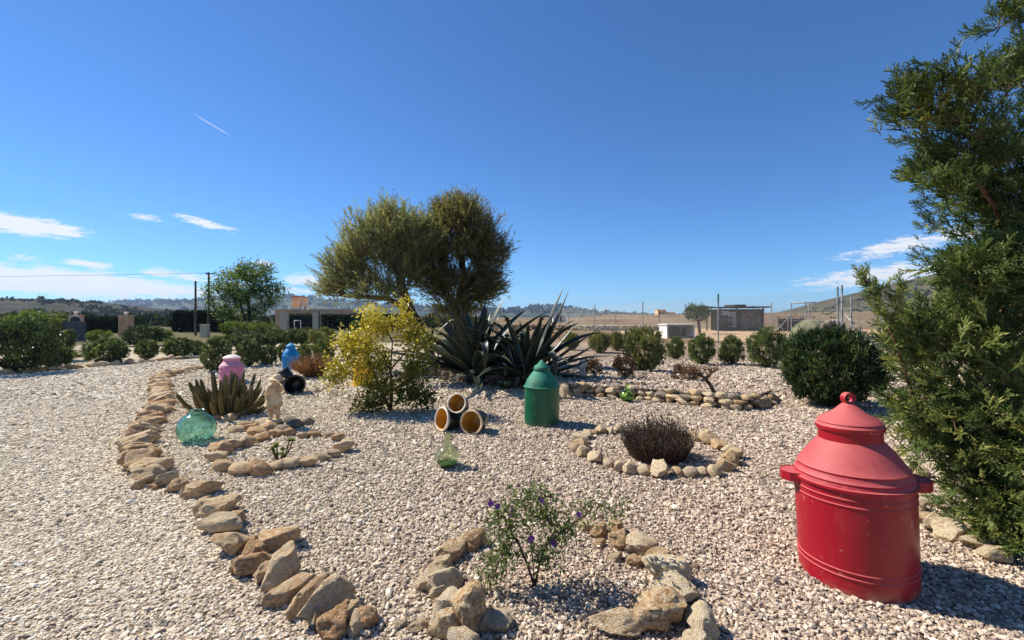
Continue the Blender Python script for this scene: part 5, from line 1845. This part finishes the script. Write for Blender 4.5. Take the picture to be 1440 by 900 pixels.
d = 24.0
dm = thing('dome_shelter', 'low mossy green dome shelter with dark stony mouth above the oleander', 'shelter', ((1144 - 720) / FPX * d, d, 0))
prof = [(1.25 * math.cos(a), 1.42 * math.sin(a)) for a in np.linspace(0, 1.56, 10)]
o = MB().lathe(prof, 28).build('dome', M['moss'], dm, True)
m = MB()
for a in np.linspace(.1, 3.04, 15):
    V, F = ROCKS_LO[random.randrange(8)]
    m.add(V * .17 + np.array([.45 + .72 * math.cos(a), -.82, .35 + .9 * math.sin(a)]), F)
m.build('stone_arch', M['rock_grey'], dm)
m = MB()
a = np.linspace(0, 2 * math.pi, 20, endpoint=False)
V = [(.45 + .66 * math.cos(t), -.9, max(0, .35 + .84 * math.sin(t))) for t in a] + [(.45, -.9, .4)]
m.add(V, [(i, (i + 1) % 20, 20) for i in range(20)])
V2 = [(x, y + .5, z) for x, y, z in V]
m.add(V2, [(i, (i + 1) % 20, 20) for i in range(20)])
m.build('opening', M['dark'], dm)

# ------------------------------------------------------------------ far houses
fh = thing('far_house', 'distant terracotta coloured farmhouse on the rise beyond the field', 'house', ((934 - 720) / FPX * 178, 178, 1.6))
MB().box((-1.6, 0, 1.2), (3.2, 4, 3.0)).build('wall', M['plaster'], fh)
MB().box((1.8, .4, .7), (4.2, 4, 2.0)).build('wall', M['plaster_cream'], fh)
MB().box((-1.6, 0, 2.85), (3.5, 4.3, .3), taper=.7).build('roof', M['tile'], fh)
MB().box((1.8, .4, 1.85), (4.5, 4.3, .3), taper=.7).build('roof', M['tile'], fh)
for x in (-2.4, -1.0):
    MB().box((x, -2.01, 1.6), (.5, .06, .8)).build('window', M['dark'], fh)
fh2 = thing('far_house', 'distant white flat farm building seen behind the agave tips', 'house', ((786 - 720) / FPX * 120, 120, .2))
MB().box((0, 0, 1.0), (3.6, 4, 2.2)).build('wall', M['whitewash'], fh2)
MB().box((0, 0, 2.17), (4.2, 4.4, .14)).build('roof', M['whitewash'], fh2)
MB().box((.6, -2.01, .8), (1.0, .06, 1.5)).build('door', M['dark'], fh2)

# salmon house with terrace
d = 56.0
X = lambda px: (px - 720) / FPX * d
Z = lambda py: EYE + (HOR - py) / FPX * d
hs = thing('house', 'salmon plastered flat roofed house with white balustrade behind the hedge', 'house', (X(430), d, 0))
bx = X(430)
MB().box(((X(384) + X(478)) / 2 - bx, 4, Z(436) / 2), (X(478) - X(384), 7, Z(436))).build('wall', M['plaster'], hs)
MB().box(((X(384) + X(478)) / 2 - bx, 4, Z(435.4)), (X(478) - X(384) + .3, 7.3, .14)).build('cornice', M['plaster_cream'], hs)
MB().box(((X(392) + X(404)) / 2 - bx, 4.5, Z(427)), (X(404) - X(392), 2.4, 2.0)).build('stair_tower', M['plaster'], hs)
MB().box(((X(392) + X(404)) / 2 - bx, 4.5, Z(427) + 1.06), (X(404) - X(392) + .2, 2.6, .1)).build('tower_cap', M['tile'], hs)
for px in (405, 423, 431, 437, 476):
    x = X(px) - bx
    MB().lathe([(.12, Z(435.2)), (.12, Z(433)), (.07, Z(432.6)), (.13, Z(431.2)), (.05, Z(430)), (.0005, Z(428.5))], 12, Matrix.Translation((x, .6, 0))).build('finial', M['whitewash'], hs, True)
MB().box(((X(405) + X(424)) / 2 - bx, .6, Z(433)), (X(424) - X(405), .12, .1)).build('handrail', M['whitewash'], hs)
MB().box(((X(433) + X(476)) / 2 - bx, .6, Z(433)), (X(476) - X(433), .12, .1)).build('handrail', M['whitewash'], hs)
for k in range(12):
    MB().lathe([(.05, Z(435.2)), (.07, Z(434.4)), (.04, Z(433.4))], 8, Matrix.Translation((X(406 + k * 1.6) - bx if k < 11 else X(440) - bx, .6, 0))).build('baluster', M['whitewash'], hs, True)
for k in range(24):
    MB().lathe([(.05, Z(435.2)), (.07, Z(434.4)), (.04, Z(433.4))], 8, Matrix.Translation((X(434 + k * 1.75) - bx, .6, 0))).build('baluster', M['whitewash'], hs, True)
m = MB()
m.beam((X(420) - bx, .3, Z(440)), (X(431) - bx, .3, Z(431.5)), .1, .1)
m.beam((X(425) - bx, .3, Z(440.5)), (X(433) - bx, .3, Z(434)), .1, .1)
m.build('stair_rail', M['whitewash'], hs)
for px in (412, 466):
    MB().box((X(px) - bx, .47, 1.2), (.9, .06, 1.1)).build('window', M['dark'], hs)

d = 48.0
X = lambda px: (px - 720) / FPX * d
Z = lambda py: EYE + (HOR - py) / FPX * d
gt = thing('gateway', 'gateway of two salmon pillars with dark iron gate leaves below the house', 'gateway', (X(423), d, 0))
bx = X(423)
for px, w in ((400, .75), (445, .6)):
    MB().box((X(px) - bx, 0, Z(440.5) / 2), (w, .6, Z(440.5))).build('pillar', M['plaster_cream'], gt)
    MB().box((X(px) - bx, 0, Z(440.5) + .04), (w + .1, .7, .08)).build('pillar_cap', M['plaster_cream'], gt)
for k in range(22):
    MB().box((X(406.5) - bx + k * .122, 0, .85), (.02, .02, 1.66)).build('bar', M['iron'], gt)
for z in (.1, .9, Z(441.4)):
    MB().box(((X(405) + X(441)) / 2 - bx, 0, z), (X(441) - X(405), .05, .06)).build('rail', M['iron'], gt)
MB().box((X(450) - bx, -.2, Z(438) / 2), (.08, .08, Z(438))).build('post', M['iron'], gt)
d = 42.0
X = lambda px: (px - 720) / FPX * d
fr = thing('goal_frame', 'small white metal frame standing in front of the iron gate', 'frame', (X(418.5), d, 0))
for s in (-1, 1):
    MB().tube([(s * .3, 0, 0), (s * .3, 0, 1.18)], [.03, .03], 6, caps=True).build('upright', M['whitewash'], fr, True)
    MB().tube([(s * .3, 0, .75), (s * .46, .3, 0)], [.015, .015], 5, caps=True).build('stay', M['whitewash'], fr, True)
MB().tube([(-.33, 0, 1.18), (.33, 0, 1.18)], [.03, .03], 6, caps=True).build('crossbar', M['whitewash'], fr, True)

# dark clipped hedges
def hedge(label, x0, x1, d, h, dep, n, seed):
    global rng
    rng = np.random.default_rng(seed)
    t = thing('cypress_hedge', label, 'hedge', ((x0 + x1) / 2, d, 0))
    L = x1 - x0
    m = MB()
    P = np.c_[rng.uniform(-L / 2, L / 2, n), rng.uniform(0, dep, n), rng.uniform(0, h, n)]
    face = rng.random(n)
    P[face < .55, 1] = rng.normal(0, .05, (face < .55).sum())
    i = face > .8
    P[i, 2] = h + rng.normal(0, .08, i.sum())
    X = unit(rng.normal(0, .5, (n, 3)) + np.array([0, -.5, .6]))
    S = rng.uniform(.15, .32, n)
    m.scatter(LEAF2, P, X, rdir(n), np.c_[S, S * .5, S], rng.random(n))
    m.build('foliage', M['leaf_hedge'], t)
    k = max(3, int(L / .8))
    m = MB()
    for q in range(k):
        x = -L / 2 + (q + .5) * L / k
        m.tube([(x, dep / 2, 0), (x, dep / 2, h * .9)], [.06, .02], 5)
    m.build('stem', M['bark_dark'], t, True)
    return t


X = lambda px, d: (px - 720) / FPX * d
hedge('tall dark clipped cypress hedge behind the two utility poles', X(243, 44), X(322, 44), 44, 1.5 + 6 / FPX * 44, 1.2, 9000, 3)
hedge('dark clipped hedge running from the gateway past the house corner', X(452, 50), X(560, 50), 50, 1.6, 1.0, 8000, 4)
hedge('dark hedge seen through the bars of the iron gate', X(398, 52), X(450, 52), 52, 1.55, 1.0, 5000, 5)
hedge('low dark hedge between the salmon gate pillars', X(116, 42), X(170, 42), 42, 1.25, .8, 5000, 6)

# poles and the overhead line
for px, top, d, lab in ((275, 395, 36, 'shorter plain grey utility pole in front of the cypress hedge'), (293.5, 383, 36, 'taller utility pole with a cross arm beside the leafy tree')):
    x = X(px, d)
    z = EYE + (HOR - top) / FPX * d
    t = thing('utility_pole', lab, 'pole', (x, d, 0))
    MB().tube([(0, 0, -.1), (0, 0, z)], [.1, .07], 10, caps=True).build('shaft', M['wood'], t, True, 40)
    if px > 280:
        MB().box((.1, 0, z - .12), (.7, .08, .08)).build('cross_arm', M['wood'], t)
        for s in (-.2, .4):
            MB().lathe([(.03, z - .08), (.045, z - .03), (.02, z + .03), (.0005, z + .04)], 8, Matrix.Translation((s, 0, 0))).build('insulator', M['steel'], t, True)
xa, xb = X(293.5, 36), X(-900, 60)
za = EYE + (HOR - 384) / FPX * 36
wl = tag(MB().tube([(xa + (xb - xa) * f, 36 + 10 * f, za + (5.0 - za) * f - 1.2 * f * (1 - f)) for f in np.linspace(0, 1, 20)], .014, 4).build('overhead_wire', M['iron']), 'thin overhead wire running from the taller utility pole across the clouds', 'wire')
xc = X(560, 70)
tag(MB().tube([(xa + (xc - xa) * f, 36 + 34 * f, za + (4.5 - za) * f - .6 * f * (1 - f)) for f in np.linspace(0, 1, 20)], .014, 4).build('overhead_wire', M['iron']), 'thin overhead wire running from the taller pole towards the house', 'wire')
mbx = thing('meter_box', 'small pale concrete meter box at the foot of the taller pole', 'box', (X(288, 33), 33, 0))
MB().box((0, 0, .45), (.5, .35, .9)).build('cabinet', M['plaster_cream'], mbx)
MB().box((0, 0, .93), (.58, .43, .06)).build('cap', M['plaster_cream'], mbx)

# gate pillars at the entrance, gate leaf and car
d = 35.0
for px, w, top, lab in ((107, .72, 443.5, 'salmon gate pillar with white urn behind the dark sheet gate'), (177.5, .74, 444, 'plain salmon gate pillar with white urn beside the dark dome bush')):
    t = thing('gate_pillar', lab, 'gate pillar', (X(px, d), d, 0))
    z = EYE + (HOR - top) / FPX * d
    MB().box((0, 0, z / 2), (w, w * .8, z)).build('shaft', M['plaster'], t)
    MB().box((0, 0, z + .03), (w + .08, w * .8 + .08, .06)).build('cap', M['plaster'], t)
    MB().lathe([(.1, z + .06), (.06, z + .1), (.1, z + .16), (.16, z + .27), (.13, z + .29), (.06, z + .3), (.0005, z + .3)], 14).build('urn', M['whitewash'], t, True, 50)
gl = thing('sheet_gate', 'dark grey sheet metal gate leaf standing between the bushes by the pillar', 'gate', (X(105, 27), 27, 0))
MB().box((0, 0, .62), (1.3, .04, 1.1)).build('panel', M['gate_sheet'], gl)
for x in (-.66, .66):
    MB().box((x, 0, .62), (.06, .07, 1.24)).build('frame_post', M['gate_sheet'], gl)
for z in (.06, 1.2):
    MB().box((0, 0, z), (1.26, .06, .06)).build('frame_rail', M['gate_sheet'], gl)

m = MB()
arc = [(.05 + .36 * math.cos(a), 1.235 + .33 * math.sin(a)) for a in np.linspace(0, math.pi, 13)]
V = [(x, -.015, z) for x, z in arc] + [(x, .015, z) for x, z in arc]
n = len(arc)
m.add(V + [(.05, -.015, 1.235), (.05, .015, 1.235)], [(i, i + 1, 2 * n) for i in range(n - 1)] + [(n + i + 1, n + i, 2 * n + 1) for i in range(n - 1)] + [(i + 1, i, n + i, n + i + 1) for i in range(n - 1)])
m.build('arched_top', M['iron'], gl)
MB().tube([(x, 0, z + .012) for x, z in arc], .02, 6).build('arch_edge', M['whitewash'], gl, True)

# ------------------------------------------------------------------ the air: pale haze that turns the far ridge blue
hz_m = bpy.data.materials.new('haze')
hz_m.use_nodes = True
t = NT(hz_m.node_tree)
pv = t.n('ShaderNodeVolumePrincipled')
pv.inputs['Color'].default_value = (.55, .72, 1.0, 1)
pv.inputs['Density'].default_value = .00014
pv.inputs['Anisotropy'].default_value = .2
out = t.n('ShaderNodeOutputMaterial')
t.l(pv.outputs[0], out.inputs['Volume'])
hz = MB().box((0, 1500, 74), (12100, 7900, 152)).build('haze', hz_m)
struct(hz, 'stuff')
tot = 0
seen = set()
for o in scene.objects:
    if o.type == 'MESH' and o.data.name not in seen:
        seen.add(o.data.name)
        tot += sum(len(p.vertices) - 2 for p in o.data.polygons) if len(o.data.polygons) < 2000 else len(o.data.loops) - 2 * len(o.data.polygons)
print('TRIS', tot, 'objects', len(scene.objects))
